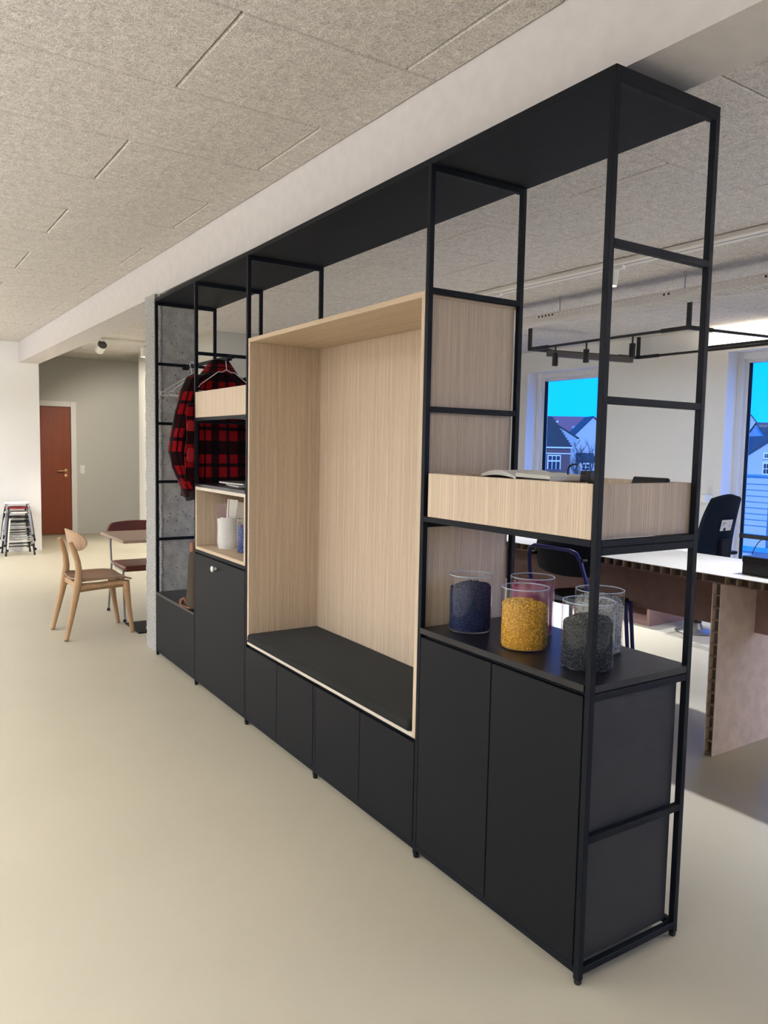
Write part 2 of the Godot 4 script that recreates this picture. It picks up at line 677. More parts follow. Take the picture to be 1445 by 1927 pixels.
func spot(at: Vector3, towards: Vector3, angle: float, energy: float, c: Color, size := 0.03, soft := 0.6) -> void:
	var l := SpotLight3D.new()
	l.name = numbered("spot_light")
	add_child(l, true)
	l.position = at
	l.basis = Basis.looking_at(towards.normalized(), Vector3.RIGHT if absf(towards.normalized().y) > 0.9 else Vector3.UP)
	l.spot_angle = angle
	l.spot_range = 30.0
	l.spot_attenuation = 2.0
	l.spot_angle_attenuation = soft
	l.light_energy = energy
	l.light_color = c
	l.light_size = size
	l.shadow_enabled = true

const WARM := Color(1.0, 0.97, 0.92)
const NEUTRAL := Color(0.945, 0.965, 1.0)

func eye() -> void:
	var cam := Camera3D.new()
	cam.name = "camera"
	add_child(cam)
	var r := Vector3(0.55691254, 0.01944908, -0.8303434)
	var u := Vector3(-0.07984545, 0.99634921, -0.03021503)
	var f := Vector3(-0.82672434, -0.08312627, -0.55643229)
	cam.transform = Transform3D(Basis(r, u, -f).orthonormalized(), Vector3(1.38907931, 1.5076422, 1.62587261))
	cam.fov = rad_to_deg(2.0 * atan(963.5 / 1450.885))
	cam.near = 0.05
	cam.far = 300.0
	cam.current = true

func surroundings() -> void:
	var e := Environment.new()
	e.background_mode = Environment.BG_SKY
	var sm := ProceduralSkyMaterial.new()
	sm.sky_top_color = Color(0.0, 0.398, 0.86)
	sm.sky_horizon_color = Color(0.02, 0.415, 0.87)
	sm.sky_curve = 0.2
	sm.ground_bottom_color = Color(0.12, 0.20, 0.30)
	sm.ground_horizon_color = Color(0.14, 0.26, 0.40)
	e.sky = Sky.new()
	e.sky.sky_material = sm
	e.background_energy_multiplier = 5.0
	e.tonemap_mode = Environment.TONE_MAPPER_LINEAR
	e.tonemap_exposure = 1.0
	e.sdfgi_enabled = true
	e.ssao_enabled = true
	e.ssil_enabled = true
	var w := WorldEnvironment.new()
	w.name = "surroundings"
	w.environment = e
	add_child(w)
	# added directional light from behind this building, brightening the houses across the street
	var house_fill := DirectionalLight3D.new()
	house_fill.name = "house_fill_light"
	add_child(house_fill)
	house_fill.basis = Basis.looking_at(Vector3(-0.55, -0.55, -0.65).normalized(), Vector3.UP)
	house_fill.light_energy = 0.9
	house_fill.light_color = Color(0.86, 0.95, 1.0)
	house_fill.light_angular_distance = 4.0
	house_fill.sky_mode = DirectionalLight3D.SKY_MODE_LIGHT_ONLY
	house_fill.shadow_enabled = true

# unseen hanging linear lamps, placed out of view to light hall and ceiling
func unseen_pendant(x: float, z: float, y: float, length: float, up: float, down: float, along_x := true) -> void:
	var t := thing("unseen_pendant_lamp", "long white linear lamp out of view, placed to light the hall and ceiling", "lamp", Vector3(x, y, z), 0.0 if along_x else PI / 2, "unseen hanging lamps")
	var m := MB.new()
	m.box(Vector3(0, 0.03, 0), Vector3(length, 0.05, 0.07), 0.004)
	obj("housing", m, M.white, t)
	for q in [0.0, 0.06]:
		m = MB.new()
		m.box(Vector3(0, q, 0), Vector3(length - 0.02, 0.01, 0.06))
		obj("lamp_diffuser", m, M.lamp_face, t)
	for s in [-1.0, 1.0]:
		m = MB.new()
		m.tube([Vector3(s * length * 0.4, 0.06, 0), Vector3(s * length * 0.4, HC - y, 0)], 0.0015, 6)
		obj("hanging_wire", m, M.chrome, t)
	var sz := Vector2(length, 0.06)
	if not along_x:
		sz = Vector2(0.06, length)
	area(Vector3(x, y - 0.012, z), Vector3.DOWN, Vector2(sz.y, sz.x), down, NEUTRAL)
	area(Vector3(x, y + 0.072, z), Vector3.UP, Vector2(sz.y, sz.x), up, NEUTRAL)

func lights() -> void:
	unseen_pendant(0.3, 3.3, 2.15, 2.4, 12.5, 8.5)
	unseen_pendant(-2.6, 3.3, 2.15, 2.4, 12.5, 7.5)
	unseen_pendant(-5.8, 3.3, 2.15, 2.4, 11.5, 7.0)
	unseen_pendant(-8.6, 2.4, 2.15, 1.8, 9.0, 9.0)
	unseen_pendant(2.6, -4.0, 2.15, 2.4, 34.0, 2.0, false)

# ---------------------------------------------------------------- the room

func room() -> void:
	var m := MB.new()
	m.slab(Vector3(-12.1, -0.2, -6.2), Vector3(4.2, 0.0, 5.2))
	struct("floor", m, M.floor, "smooth cream vinyl floor running through the whole hall")
	m = MB.new()
	m.slab(Vector3(-12.1, HC + 0.03, -6.2), Vector3(4.2, 3.2, 5.2))
	var ce := struct("ceiling", m, M.woodwool, "ceiling of pale wood-wool acoustic panels laid in staggered rows")
	ceiling_panels(ce)
	m = MB.new()
	m.slab(Vector3(-10.05, 2.55, -0.37), Vector3(4.0, HC + 0.03, -0.12))
	struct("trim_1", m, M.beam, "white plastered ceiling beam running above the black shelving")
	m = MB.new()
	m.slab(Vector3(-10.35, 0, -0.37), Vector3(-10.05, HC + 0.03, 5.0))
	struct("wall_left", m, M.wall, "white wall behind the stack of stools, left of the brown door")
	# the wall with the brown door
	m = MB.new()
	var xb := -11.85
	m.slab(Vector3(xb - 0.25, 0, -5.84), Vector3(xb, HC + 0.03, -1.19))
	m.slab(Vector3(xb - 0.25, 2.10, -1.19), Vector3(xb, HC + 0.03, -0.23))
	m.slab(Vector3(xb - 0.25, 0, -0.23), Vector3(xb, HC + 0.03, 5.0))
	m.slab(Vector3(xb - 0.25, 0, -1.19), Vector3(xb - 0.11, 2.10, -0.23))  # added backing behind the door, keeps sky light out of its gaps
	struct("wall_back", m, M.wall_shade, "white wall in a shaded tone around the brown door at the far end")
	m = MB.new()
	m.slab(Vector3(-10.33, 0, -5.84), Vector3(-7.25, HC + 0.03, -1.80))
	struct("wall_middle", m, M.wall_shade, "white wall block in a shaded tone seen through the top of the shelving")
	m = MB.new()
	m.slab(Vector3(-12.1, -0.2, 5.0), Vector3(4.2, 3.2, 5.25))
	struct("wall_front", m, M.wall, "white wall on the viewer's left side, out of view")
	m = MB.new()
	m.slab(Vector3(4.0, -0.2, -1.4), Vector3(4.25, 3.2, 5.0))
	m.slab(Vector3(4.0, -0.2, -6.2), Vector3(4.25, 3.2, -5.2))
	m.slab(Vector3(4.0, -0.2, -5.2), Vector3(4.25, 0.8, -1.4))
	m.slab(Vector3(4.0, 2.55, -5.2), Vector3(4.25, 3.2, -1.4))
	struct("wall_near", m, M.wall, "white wall behind the viewer, with an unseen window placed to let sky light in")
	m = MB.new()  # unseen window, out of view, placed to bring blue sky light indoors
	for z in [-5.2, -3.34, -1.48]:
		m.slab(Vector3(4.12, 0.8, z), Vector3(4.2, 2.55, z + 0.08))
	for y in [0.8, 2.47]:
		m.slab(Vector3(4.12, y, -5.2), Vector3(4.2, y + 0.08, -1.4))
	var w3 := struct("window_3", m, M.frame_white, "unseen white-framed window behind the viewer, placed to let blue sky light in")
	m = MB.new()
	m.slab(Vector3(4.155, 0.85, -5.15), Vector3(4.157, 2.5, -1.45))
	obj("pane", m, M.pane, w3)
	# window wall: two openings
	var z0 := -5.84
	var z1 := -6.2
	m = MB.new()
	m.slab(Vector3(-12.1, 0, z1), Vector3(-6.29, HC + 0.03, z0))
	m.slab(Vector3(-6.29, 2.55, z1), Vector3(-5.0, HC + 0.03, z0))
	m.slab(Vector3(-6.29, 0, z1), Vector3(-5.0, 0.12, z0))
	m.slab(Vector3(-5.0, 0, z1), Vector3(-3.365, HC + 0.03, z0))
	m.slab(Vector3(-3.365, 2.57, z1), Vector3(-1.9, HC + 0.03, z0))
	m.slab(Vector3(-3.365, 0, z1), Vector3(-1.9, 0.12, z0))
	m.slab(Vector3(-1.9, 0, z1), Vector3(4.0, HC + 0.03, z0))
	struct("wall_right", m, M.wall, "white window wall with two deep window openings")
	window("window_1", -6.29, -5.0, 0.12, 2.55, "tall white-framed window on the left, houses and a bare tree outside")
	window("window_2", -3.365, -1.9, 0.12, 2.57, "tall white-framed window behind the office chair, at the right edge")
	door()

func ceiling_panels(parent: Node3D) -> void:
	var dx := 0.613
	var variants := {}
	for side in [0, 1]:
		for r in range(-4, 19):
			var xa := -0.915 - dx * r
			var xb := xa - dx
			var z_lo := -0.12 if side == 0 else -5.84
			var z_hi := 3.1 if side == 0 else -0.37
			var base := (0.629 if posmod(r, 2) == 0 else 0.02) if side == 0 else (-1.445 if posmod(r, 2) == 0 else -2.055)
			for k in range(-6, 6):
				var za := base + 1.22 * k
				var zb := za + 1.22
				za = maxf(za, z_lo)
				zb = minf(zb, z_hi)
				if zb - za < 0.02:
					continue
				if xa < -10.1 and side == 0:
					continue
				if xa < -7.3 and za < -1.8 and side == 1:
					if zb < -1.8:
						continue
					za = -1.8
				if xb < -11.9:
					continue
				if side == 0 and xa > 1.5 and za > 2.0:
					continue
				var key := "%.3f" % (zb - za)
				if not variants.has(key):
					var m := MB.new()
					m.box(Vector3.ZERO, Vector3(dx - 0.005, 0.03, zb - za - 0.005), 0.006)
					variants[key] = m.made()
				var p := inst("ceiling_panel", variants[key], M.woodwool, parent)
				p.position = Vector3((xa + xb) * 0.5, HC + 0.015 + rng.randf_range(-0.0012, 0.0012), (za + zb) * 0.5)

func window(called: String, x0: float, x1: float, y0: float, y1: float, label: String) -> void:
	var m := MB.new()
	var za := -6.02       # inner face of the frame
	var zb := -6.14
	var w := 0.07
	for k in 2:
		var d := k * 0.055
		var a := za - 0.04 * k
		var ww := w if k == 0 else 0.05
		m.slab(Vector3(x0 + d, y0 + d, zb), Vector3(x0 + d + ww, y1 - d, a), 0.004)
		m.slab(Vector3(x1 - d - ww, y0 + d, zb), Vector3(x1 - d, y1 - d, a), 0.004)
		m.slab(Vector3(x0 + d + ww, y1 - d - ww, zb), Vector3(x1 - d - ww, y1 - d, a), 0.004)
		m.slab(Vector3(x0 + d + ww, y0 + d, zb), Vector3(x1 - d - ww, y0 + d + ww, a), 0.004)
	var root := struct(called, m, M.frame_white, label)
	for e in [[x0 + 0.104, x0 + 0.112], [x1 - 0.112, x1 - 0.104]]:
		m = MB.new()
		m.slab(Vector3(e[0], y0 + 0.1, zb + 0.02), Vector3(e[1], y1 - 0.1, za - 0.045))
		obj("gasket", m, M.hole, root)
	m = MB.new()
	m.slab(Vector3(x0 + 0.1, y0 + 0.1, -6.11), Vector3(x1 - 0.1, y1 - 0.1, -6.108))
	obj("pane", m, M.pane, root)
	if called == "window_2":
		m = MB.new()
		m.slab(Vector3(x0 + 0.09, 0.63, -6.13), Vector3(x1 - 0.09, 0.675, -6.06), 0.004)
		obj("transom", m, M.black_gloss, root)

func door() -> void:
	var x := -11.85
	var m := MB.new()
	m.slab(Vector3(x - 0.06, 0.006, -1.145), Vector3(x - 0.02, 2.06, -0.275), 0.002)
	var d := struct("door_1", m, M.door_wood, "reddish brown wooden door with a lever handle in a white frame")
	m = MB.new()
	m.slab(Vector3(x - 0.10, 0, -1.232), Vector3(x + 0.014, 2.15, -1.150), 0.003)
	m.slab(Vector3(x - 0.10, 0, -0.27), Vector3(x + 0.014, 2.15, -0.19), 0.003)
	m.slab(Vector3(x - 0.10, 2.064, -1.150), Vector3(x + 0.014, 2.15, -0.27), 0.003)
	obj("door_frame", m, M.white_matt, d)
	m = MB.new()
	var B := Basis(Vector3.BACK, -PI / 2)
	var hz := -1.07
	m.lathe([Vector2(0, 0), Vector2(0.026, 0), Vector2(0.026, 0.008), Vector2(0.022, 0.010), Vector2(0.009, 0.010), Vector2(0.009, 0.045)], 20, Vector3(x - 0.02, 1.035, hz), B)
	m.tube([Vector3(x + 0.02, 1.035, hz), Vector3(x + 0.03, 1.035, hz + 0.008), Vector3(x + 0.032, 1.035, hz + 0.03), Vector3(x + 0.032, 1.034, hz + 0.13)], 0.0095, 10)
	obj("door_handle", m, M.brass, d)
	m = MB.new()
	m.lathe([Vector2(0, 0), Vector2(0.026, 0), Vector2(0.026, 0.008), Vector2(0.010, 0.010), Vector2(0, 0.014)], 20, Vector3(x - 0.02, 0.957, hz), B)
	obj("keyhole_rosette", m, M.brass, d)

func wall_fittings() -> void:
	var t := thing("light_switch", "double white light switch plate right of the brown door frame", "switch", Vector3(-11.85, 0, -1.318))
	var m := MB.new()
	m.slab(Vector3(0, 0.985, -0.036), Vector3(0.009, 1.125, 0.036), 0.003)
	obj("plate", m, M.white, t)
	for k in 2:
		m = MB.new()
		m.slab(Vector3(0.008, 0.995 + k * 0.064, -0.026), Vector3(0.014, 1.049 + k * 0.064, 0.026), 0.003)
		obj("rocker", m, M.white, t)
	t = thing("wall_socket", "white wall socket plate on the window wall left of the office chair", "socket", Vector3(-3.475, 0, -5.84))
	m = MB.new()
	m.slab(Vector3(-0.036, 1.035, 0), Vector3(0.036, 1.185, 0.010), 0.003)
	obj("plate", m, M.white, t)
	for k in 2:
		m = MB.new()
		m.slab(Vector3(-0.025, 1.045 + 0.07 * k, 0.009), Vector3(0.025, 1.10 + 0.07 * k, 0.013), 0.002)
		obj("outlet", m, M.white_matt, t)
	t = thing("plug_adapter", "white plug-in adapter box sticking out of the wall socket", "adapter", Vector3(-3.475, 1.05, -5.83))
	m = MB.new()
	m.pillow(Vector3(-0.02, -0.01, 0.07), Vector3(0.07, 0.085, 0.075), 0.012)
	obj("housing", m, M.white, t)
	m = MB.new()
	m.box(Vector3(0, 0.0, 0.02), Vector3(0.04, 0.04, 0.035), 0.004)
	obj("plug", m, M.white, t)
	# low cable trunking under the wall beside the window
	m = MB.new()
	m.slab(Vector3(-4.95, 0.10, -5.835), Vector3(-3.40, 0.75, -5.76), 0.006)
	var r := tag(obj("radiator_panel", m, M.frame_white), "flat white radiator panel low on the window wall between the windows", "radiator")
	m = MB.new()
	for i in 26:
		m.slab(Vector3(-4.92 + i * 0.058, 0.13, -5.762), Vector3(-4.895 + i * 0.058, 0.72, -5.752), 0.003)
	tag(obj("rib", m, M.frame_white, r), "", "", "", "stuff").remove_meta("label")

# ---------------------------------------------------------------- ceiling lamps

func spot_head(t: Node3D, at: Vector3, aim: Vector3, length: float, rad: float, body: Material, lit: bool) -> void:
	var B := Basis(Quaternion(Vector3.UP, aim.normalized()))
	var m := MB.new()
	m.lathe([Vector2(0, -0.5 * length), Vector2(rad * 0.9, -0.5 * length), Vector2(rad, -0.47 * length), Vector2(rad, 0.5 * length), Vector2(rad * 0.86, 0.5 * length), Vector2(rad * 0.8, 0.40 * length)], 24, at, B)
	obj("lamp_head", m, body, t)
	m = MB.new()
	m.lathe([Vector2(0, 0.44 * length), Vector2(rad * 0.82, 0.42 * length)], 24, at, B)
	obj("lamp_lens", m, M.lamp_face if lit else M.lamp_grey, t)
	if not lit:
		m = MB.new()
		m.lathe([Vector2(rad * 1.02, -0.40 * length), Vector2(rad * 1.02, -0.515 * length), Vector2(0, -0.515 * length)], 24, at, B)
		obj("heat_sink", m, plain(Color(0.30, 0.29, 0.27), 0.5), t)

func track(called: String, label: String, a: Vector3, b: Vector3, w: float) -> void:
	var m := MB.new()
	m.box((a + b) * 0.5, Vector3(maxf(absf(b.x - a.x), w), 0.03, maxf(absf(b.z - a.z), w)), 0.003)
	var t := tag(obj(called, m, M.white_matt), label, "lighting track")
	m = MB.new()
	m.box((a + b) * 0.5 - Vector3(0, 0.015, 0), Vector3(maxf(absf(b.x - a.x) - 0.02, 0.012), 0.003, maxf(absf(b.z - a.z) - 0.02, 0.012)))
	obj("conductor_slot", m, M.tube_grey, t)

func track_spot(label: String, top: Vector3, drop: float, aim: Vector3, length: float, rad: float, lit: bool) -> void:
	var t := thing("track_spotlight", label, "spotlight", top, 0.0, "white track spotlights")
	var m := MB.new()
	m.box(Vector3(0, -0.012, 0), Vector3(0.16, 0.024, 0.035), 0.003)
	obj("adapter", m, M.white, t)
	m = MB.new()
	m.tube([Vector3(0, -0.02, 0), Vector3(0, -drop, 0)], 0.008, 10)
	obj("stem", m, M.white, t)
	spot_head(t, Vector3(0, -drop, 0) + aim.normalized() * 0.01, aim, length, rad, M.white, lit)

func ceiling_lamps() -> void:
	track("lighting_track", "white lighting track on the ceiling before the brown door", Vector3(-8.75, HC - 0.015, -0.42), Vector3(-8.75, HC - 0.015, -1.75), 0.05)
	track_spot("white track spotlight tilted away, showing its dark back, nearest the beam", Vector3(-8.78, HC - 0.03, -0.88), 0.09, Vector3(-0.85, -0.5, 0.1), 0.13, 0.055, false)
	track_spot("lit white track spotlight pointing down beside the concrete column", Vector3(-8.8, HC - 0.03, -1.43), 0.10, Vector3(0.03, -1, 0.02), 0.12, 0.05, true)
	spot(Vector3(-8.795, HC - 0.21, -1.428), Vector3(0.03, -1, 0.02), 52, 7.0, WARM, 0.04)
	spot(Vector3(-8.86, HC - 0.20, -0.93), Vector3(-0.75, -0.55, -0.35), 40, 5.0, WARM, 0.04)
	track("lighting_track", "wide white lighting track on the ceiling above the desk", Vector3(-7.24, HC - 0.018, -2.725), Vector3(3.5, HC - 0.018, -2.725), 0.12)
	track_spot("lit slim white track spotlight seen between the nearest shelving posts", Vector3(-2.27, HC - 0.034, -2.725), 0.06, Vector3(0, -1, 0.12), 0.125, 0.026, true)
	track_spot("white track spotlight above the top edge of the oak seating niche", Vector3(-3.5, HC - 0.034, -2.725), 0.06, Vector3(0, -1, 0.12), 0.125, 0.026, true)
	track_spot("lit slim white track spotlight farthest along the track, out of view on the right", Vector3(-0.35, HC - 0.034, -2.725), 0.06, Vector3(-0.1, -1, 0.35), 0.125, 0.026, true)
	spot(Vector3(-0.363, HC - 0.20, -2.67), Vector3(-0.1, -1, 0.35), 29, 7.0, NEUTRAL, 0.03, 1.0)
	track_spot("unseen slim white track spotlight out of view on the right, placed to light the window wall", Vector3(0.9, HC - 0.034, -2.725), 0.06, Vector3(-5.1, -1.5, -3.1), 0.125, 0.026, true)
	spot(Vector3(0.78, HC - 0.14, -2.80), Vector3(-5.1, -1.45, -3.1), 14, 11.0, Color(0.78, 0.88, 1.0), 0.03, 1.0)  # lamp out of view, placed to light the window wall
	track_spot("unseen slim white track spotlight out of view on the left, placed to light the wall behind the stools", Vector3(-7.6, HC - 0.002, 1.6), 0.06, Vector3(-2.45, -1.7, -1.5), 0.125, 0.026, true)
	spot(Vector3(-7.73, HC - 0.17, 1.52), Vector3(-2.45, -1.7, -1.5), 40, 1.1, NEUTRAL, 0.03)  # lamp out of view, placed to brighten the wall behind the stools
	for x in [-2.27, -3.5]:
		spot(Vector3(x, HC - 0.17, -2.71), Vector3(0, -1, 0.10), 48, 3.8, NEUTRAL, 0.03)
	chilled_beam()
	frame_lamp()

func chilled_beam() -> void:
	var t := thing("chilled_beam", "long cream ventilation beam with dotted side and slatted underside, hung on wires", "ventilation", Vector3(-1.0, 2.64, -3.42))
	var L := 7.2
	var m := MB.new()
	m.box(Vector3(0, 0.034, 0), Vector3(L, 0.052, 0.20), 0.004)
	obj("housing", m, M.wall, t)
	m = MB.new()
	m.box(Vector3(0, 0.03, 0.102), Vector3(L, 0.056, 0.004), 0.001)
	obj("side_panel", m, M.beam, t)
	m = MB.new()
	for i in 150:
		m.box(Vector3(-L / 2 + 0.1 + i * 0.047, 0.036, 0.1045), Vector3(0.012, 0.008, 0.002))
	tag(obj("perforation", m, M.white, t), "", "", "", "stuff").remove_meta("label")
	for x in [-2.58, -2.54, -2.50, -2.46, -2.42, -1.30, -1.26, -0.52, -0.48, -0.44]:
		m = MB.new()
		m.box(Vector3(x, 0.036, 0.1052), Vector3(0.016, 0.014, 0.002))
		obj("inspection_hole", m, M.hole, t)
	m = MB.new()
	for i in 200:
		m.box(Vector3(-L / 2 + 0.04 + i * 0.036, 0.003, 0.0), Vector3(0.004, 0.016, 0.19), 0.0, Basis(Vector3.BACK, 0.5))
	tag(obj("slat", m, M.white_matt, t), "", "", "", "stuff").remove_meta("label")
	for s in [-1.0, 1.0]:
		m = MB.new()
		m.box(Vector3(0, 0.004, s * 0.095), Vector3(L, 0.02, 0.012), 0.002)
		obj("edge_strip", m, M.beam, t)
	for x in [-2.34, -1.13, 1.2]:
		m = MB.new()
		m.tube([Vector3(x, 0.055, 0.10), Vector3(x, 0.15, 0.10)], 0.004, 6)
		m.tube([Vector3(x - 0.008, 0.18, 0.10), Vector3(x - 0.008, 0.15, 0.10), Vector3(x + 0.008, 0.15, 0.10), Vector3(x + 0.008, 0.18, 0.10)], 0.003, 6)
		obj("hanging_wire", m, M.tube_grey, t)

func frame_lamp() -> void:
	var y := 2.59
	var c1 := Vector3(-4.72, y, -4.33)
	var c2 := Vector3(-2.77, y, -4.30)
	var c3 := Vector3(-4.42, y, -5.74)
	var c4 := Vector3(-2.55, y, -5.74)
	var t := thing("track_frame_lamp", "black rectangular lighting frame with black spotlights, hung from the ceiling", "lamp")
	var bars := [[c1, c2], [c1, c3], [c2, c4], [c3, c4]]
	for b in bars:
		var d: Vector3 = b[1] - b[0]
		var m := MB.new()
		m.box((b[0] + b[1]) * 0.5, Vector3(d.length(), 0.024, 0.024), 0.003, Basis(Vector3.UP, atan2(-d.z, d.x)))
		obj("bar", m, M.black_gloss, t)
		for e in [0, 1]:
			m = MB.new()
			var q: Vector3 = b[e] + d.normalized() * (0.14 if e == 0 else -0.14)
			m.box(q, Vector3(0.28, 0.036, 0.034), 0.004, Basis(Vector3.UP, atan2(-d.z, d.x)))
			obj("corner_joint", m, M.black_gloss, t)
	for c in [c1, c2, c3, c4]:
		var m := MB.new()
		m.slab(Vector3(c.x - 0.017, c.y - 0.016, c.z - 0.017), Vector3(c.x + 0.017, HC, c.z + 0.017), 0.003)
		obj("hanger", m, M.black_gloss, t)
	for p in [[-4.34, -4.325], [-3.36, -4.31], [-3.92, -4.318]]:
		var at := Vector3(p[0], y, p[1])
		var m := MB.new()
		m.tube([at, at - Vector3(0, 0.09, 0)], 0.009, 8)
		obj("stem", m, M.black_gloss, t)
		spot_head(t, at - Vector3(0, 0.14, 0), Vector3.DOWN, 0.13, 0.03, M.black_gloss, true)
		spot(at - Vector3(0, 0.22, 0), Vector3(0, -1, 0), 46, 5.0, NEUTRAL, 0.03)
	# grey linear lamp under the short bar
	var a := Vector3(-4.64, y - 0.035, -4.52)
	var b := Vector3(-4.44, y - 0.035, -5.66)
	var dd := b - a
	var m := MB.new()
	m.box((a + b) * 0.5, Vector3(dd.length(), 0.06, 0.06), 0.006, Basis(Vector3.UP, atan2(-dd.z, dd.x)))
	obj("linear_lamp_housing", m, M.lamp_grey, t)
	# the bar along the wall carries a strip that lights the wall and ceiling above it
	m = MB.new()
	m.box(Vector3(-3.0, y + 0.03, -5.74), Vector3(1.1, 0.03, 0.05), 0.004)
	obj("wall_washer_housing", m, M.black_gloss, t)
	m = MB.new()
	m.box(Vector3(-3.0, y + 0.047, -5.74), Vector3(1.06, 0.004, 0.04))
	obj("wall_washer_lamp", m, M.lamp_face, t)
	area(Vector3(-3.0, y + 0.055, -5.735), Vector3(0, 0.6, -1), Vector2(1.06, 0.04), 0.55, WARM)

# ---------------------------------------------------------------- the shelving

const RUNG := [0.0495, 0.432, 0.842, 1.248, 1.656, 2.067]

func shelving() -> void:
	var t := thing("shelving_frame", "tall black steel shelving frame of square posts and rungs dividing the hall", "shelving", Vector3.ZERO, TURN)
	for x in FR:
		upright(t, x, TOP - 0.022, RUNG, true)
	upright(t, -1.588, 0.432, [0.0495, 0.432], false)
	var ends := [[-3.987 - TT, -2.378], [-2.378, -0.794], [-0.794, 0.0]]
	for e in ends:
		var m := MB.new()
		m.slab(Vector3(e[0] + 0.0005, TOP - 0.022, -DP), Vector3(e[1] - 0.0005, TOP, 0.0), 0.0015)
		obj("top_board", m, M.board_plain, t)
	# rails along the bays
	rail(t, -0.794, -TT, 1.2485, 1.268)
	rail(t, -3.179, -2.378 - TT, 1.6475, 1.667)
	rail(t, -3.179, -2.378 - TT, 0.843, 0.862)
	rail(t, -0.794, -TT, 0.030, 0.0495)
	rail(t, -2.378, -1.588 - TT, 0.030, 0.0495)
	rail(t, -1.588, -0.794 - TT, 0.030, 0.0495)
	rail(t, -3.179, -2.378 - TT, 0.030, 0.0495)
	rail(t, -3.987, -3.179 - TT, 0.030, 0.0495)
	var m := MB.new()
	m.slab(Vector3(-TT, 1.249, -DP + TT), Vector3(0.0, 1.2685, -TT), 0.0015)
	m.slab(Vector3(-TT, 1.2265, -DP + TT), Vector3(-0.001, 1.248, -TT), 0.0015)
	obj("tray_bearer", m, M.steel, t)
	# the clothes rail between the two far frames
	m = MB.new()
	m.slab(Vector3(-4.0, 2.035, -0.225), Vector3(-3.10, 2.055, -0.205), 0.002)
	obj("clothes_rail", m, M.steel, t)
	for x in [-3.99, -3.19]:
		m = MB.new()
		m.slab(Vector3(x - 0.025, 2.028, -0.232), Vector3(x + 0.025, 2.05, -0.198), 0.003)
		obj("rail_bracket", m, M.steel, t)

func upright(t: Node3D, x: float, h: float, rungs: Array, top: bool) -> void:
	for z in [0.0, -DP + TT]:
		var m := MB.new()
		m.slab(Vector3(x - TT, 0.014, z - TT), Vector3(x, h, z), 0.0012)
		obj("post", m, M.steel, t)
		m = MB.new()
		m.lathe([Vector2(0, 0), Vector2(0.0085, 0.0), Vector2(0.011, 0.004), Vector2(0.011, 0.016)], 16, Vector3(x - TT / 2, 0, z - TT / 2))
		obj("foot", m, M.rubber, t)
	var list := rungs.duplicate()
	if top:
		list.append(h)
	for y in list:
		var m := MB.new()
		m.slab(Vector3(x - TT, y - 0.02, -DP + TT), Vector3(x, y, -TT), 0.001)
		var r := obj("rung", m, M.steel, t)
		if y > 1.5:
			for z in [-0.12, -DP + 0.12]:
				m = MB.new()
				m.lathe([Vector2(0, -0.0006), Vector2(0.005, -0.0006), Vector2(0.005, 0.001)], 12, Vector3(x - TT / 2, y - 0.02, z))
				obj("screw_hole", m, M.hole, r)

func rail(t: Node3D, xa: float, xb: float, ya: float, yb: float) -> void:
	for z in [0.0, -DP + TT]:
		var m := MB.new()
		m.slab(Vector3(xa, ya, z - TT), Vector3(xb, yb, z), 0.0012)
		obj("rail", m, M.steel, t)

func cabinet(label: String, x0: float, x1: float, y0: float, y1: float, doors: int, top_drop := 0.0) -> Node3D:
	var t := thing("base_cabinet", label, "cabinet", Vector3.ZERO, TURN)
	var m := MB.new()
	m.slab(Vector3(x0 + 0.002, y0 + 0.003, -DP + 0.034), Vector3(x1 - 0.002, y1 - top_drop, -0.022), 0.001)
	obj("body", m, M.panel, t)
	var w := (x1 - x0) / doors
	for k in doors:
		m = MB.new()
		m.slab(Vector3(x0 + w * k + 0.002, y0 + 0.002, -0.019), Vector3(x0 + w * (k + 1) - 0.002, y1, 0.001), 0.0015)
		obj("door", m, M.board, t)
	return t

func cabinets() -> void:
	cabinet("black two-door cabinet under the glass jars", -0.793, -0.0215, 0.05, 0.832, 2)
	cabinet("low black two-door cabinet under the near half of the bench cushion", -1.587, -0.815, 0.05, 0.431, 2)
	cabinet("low black two-door cabinet under the far half of the bench cushion", -2.377, -1.609, 0.05, 0.431, 2)
	var t := cabinet("tall black cabinet with a small white knob below the open oak box", -3.178, -2.399, 0.05, 0.836, 1)
	var m := MB.new()
	var B := Basis(Vector3.RIGHT, PI / 2)
	m.lathe([Vector2(0.009, 0), Vector2(0.007, 0.010), Vector2(0.008, 0.017), Vector2(0.0165, 0.019), Vector2(0.0175, 0.023), Vector2(0.0165, 0.027), Vector2(0.010, 0.030), Vector2(0, 0.031)], 24, Vector3(-2.825, 0.789, 0.001), B)
	var kn := obj("knob", m, M.white, t)
	kn.set_meta("label", "small white knob")
	cabinet("low black cabinet below the jacket at the far end, carrying a bag", -3.986, -3.200, 0.05, 0.438, 1)
	# boards that lie on the cabinets
	worktop("black worktop under the glass jars", -0.794, 0.0, 0.846, 0.866)
	worktop("thin black board with magazines on top of the open oak box", -3.179, -2.378, 1.2505, 1.267)
	worktop("low black board under the brown bag at the far end", -3.987, -3.179, 0.441, 0.458)

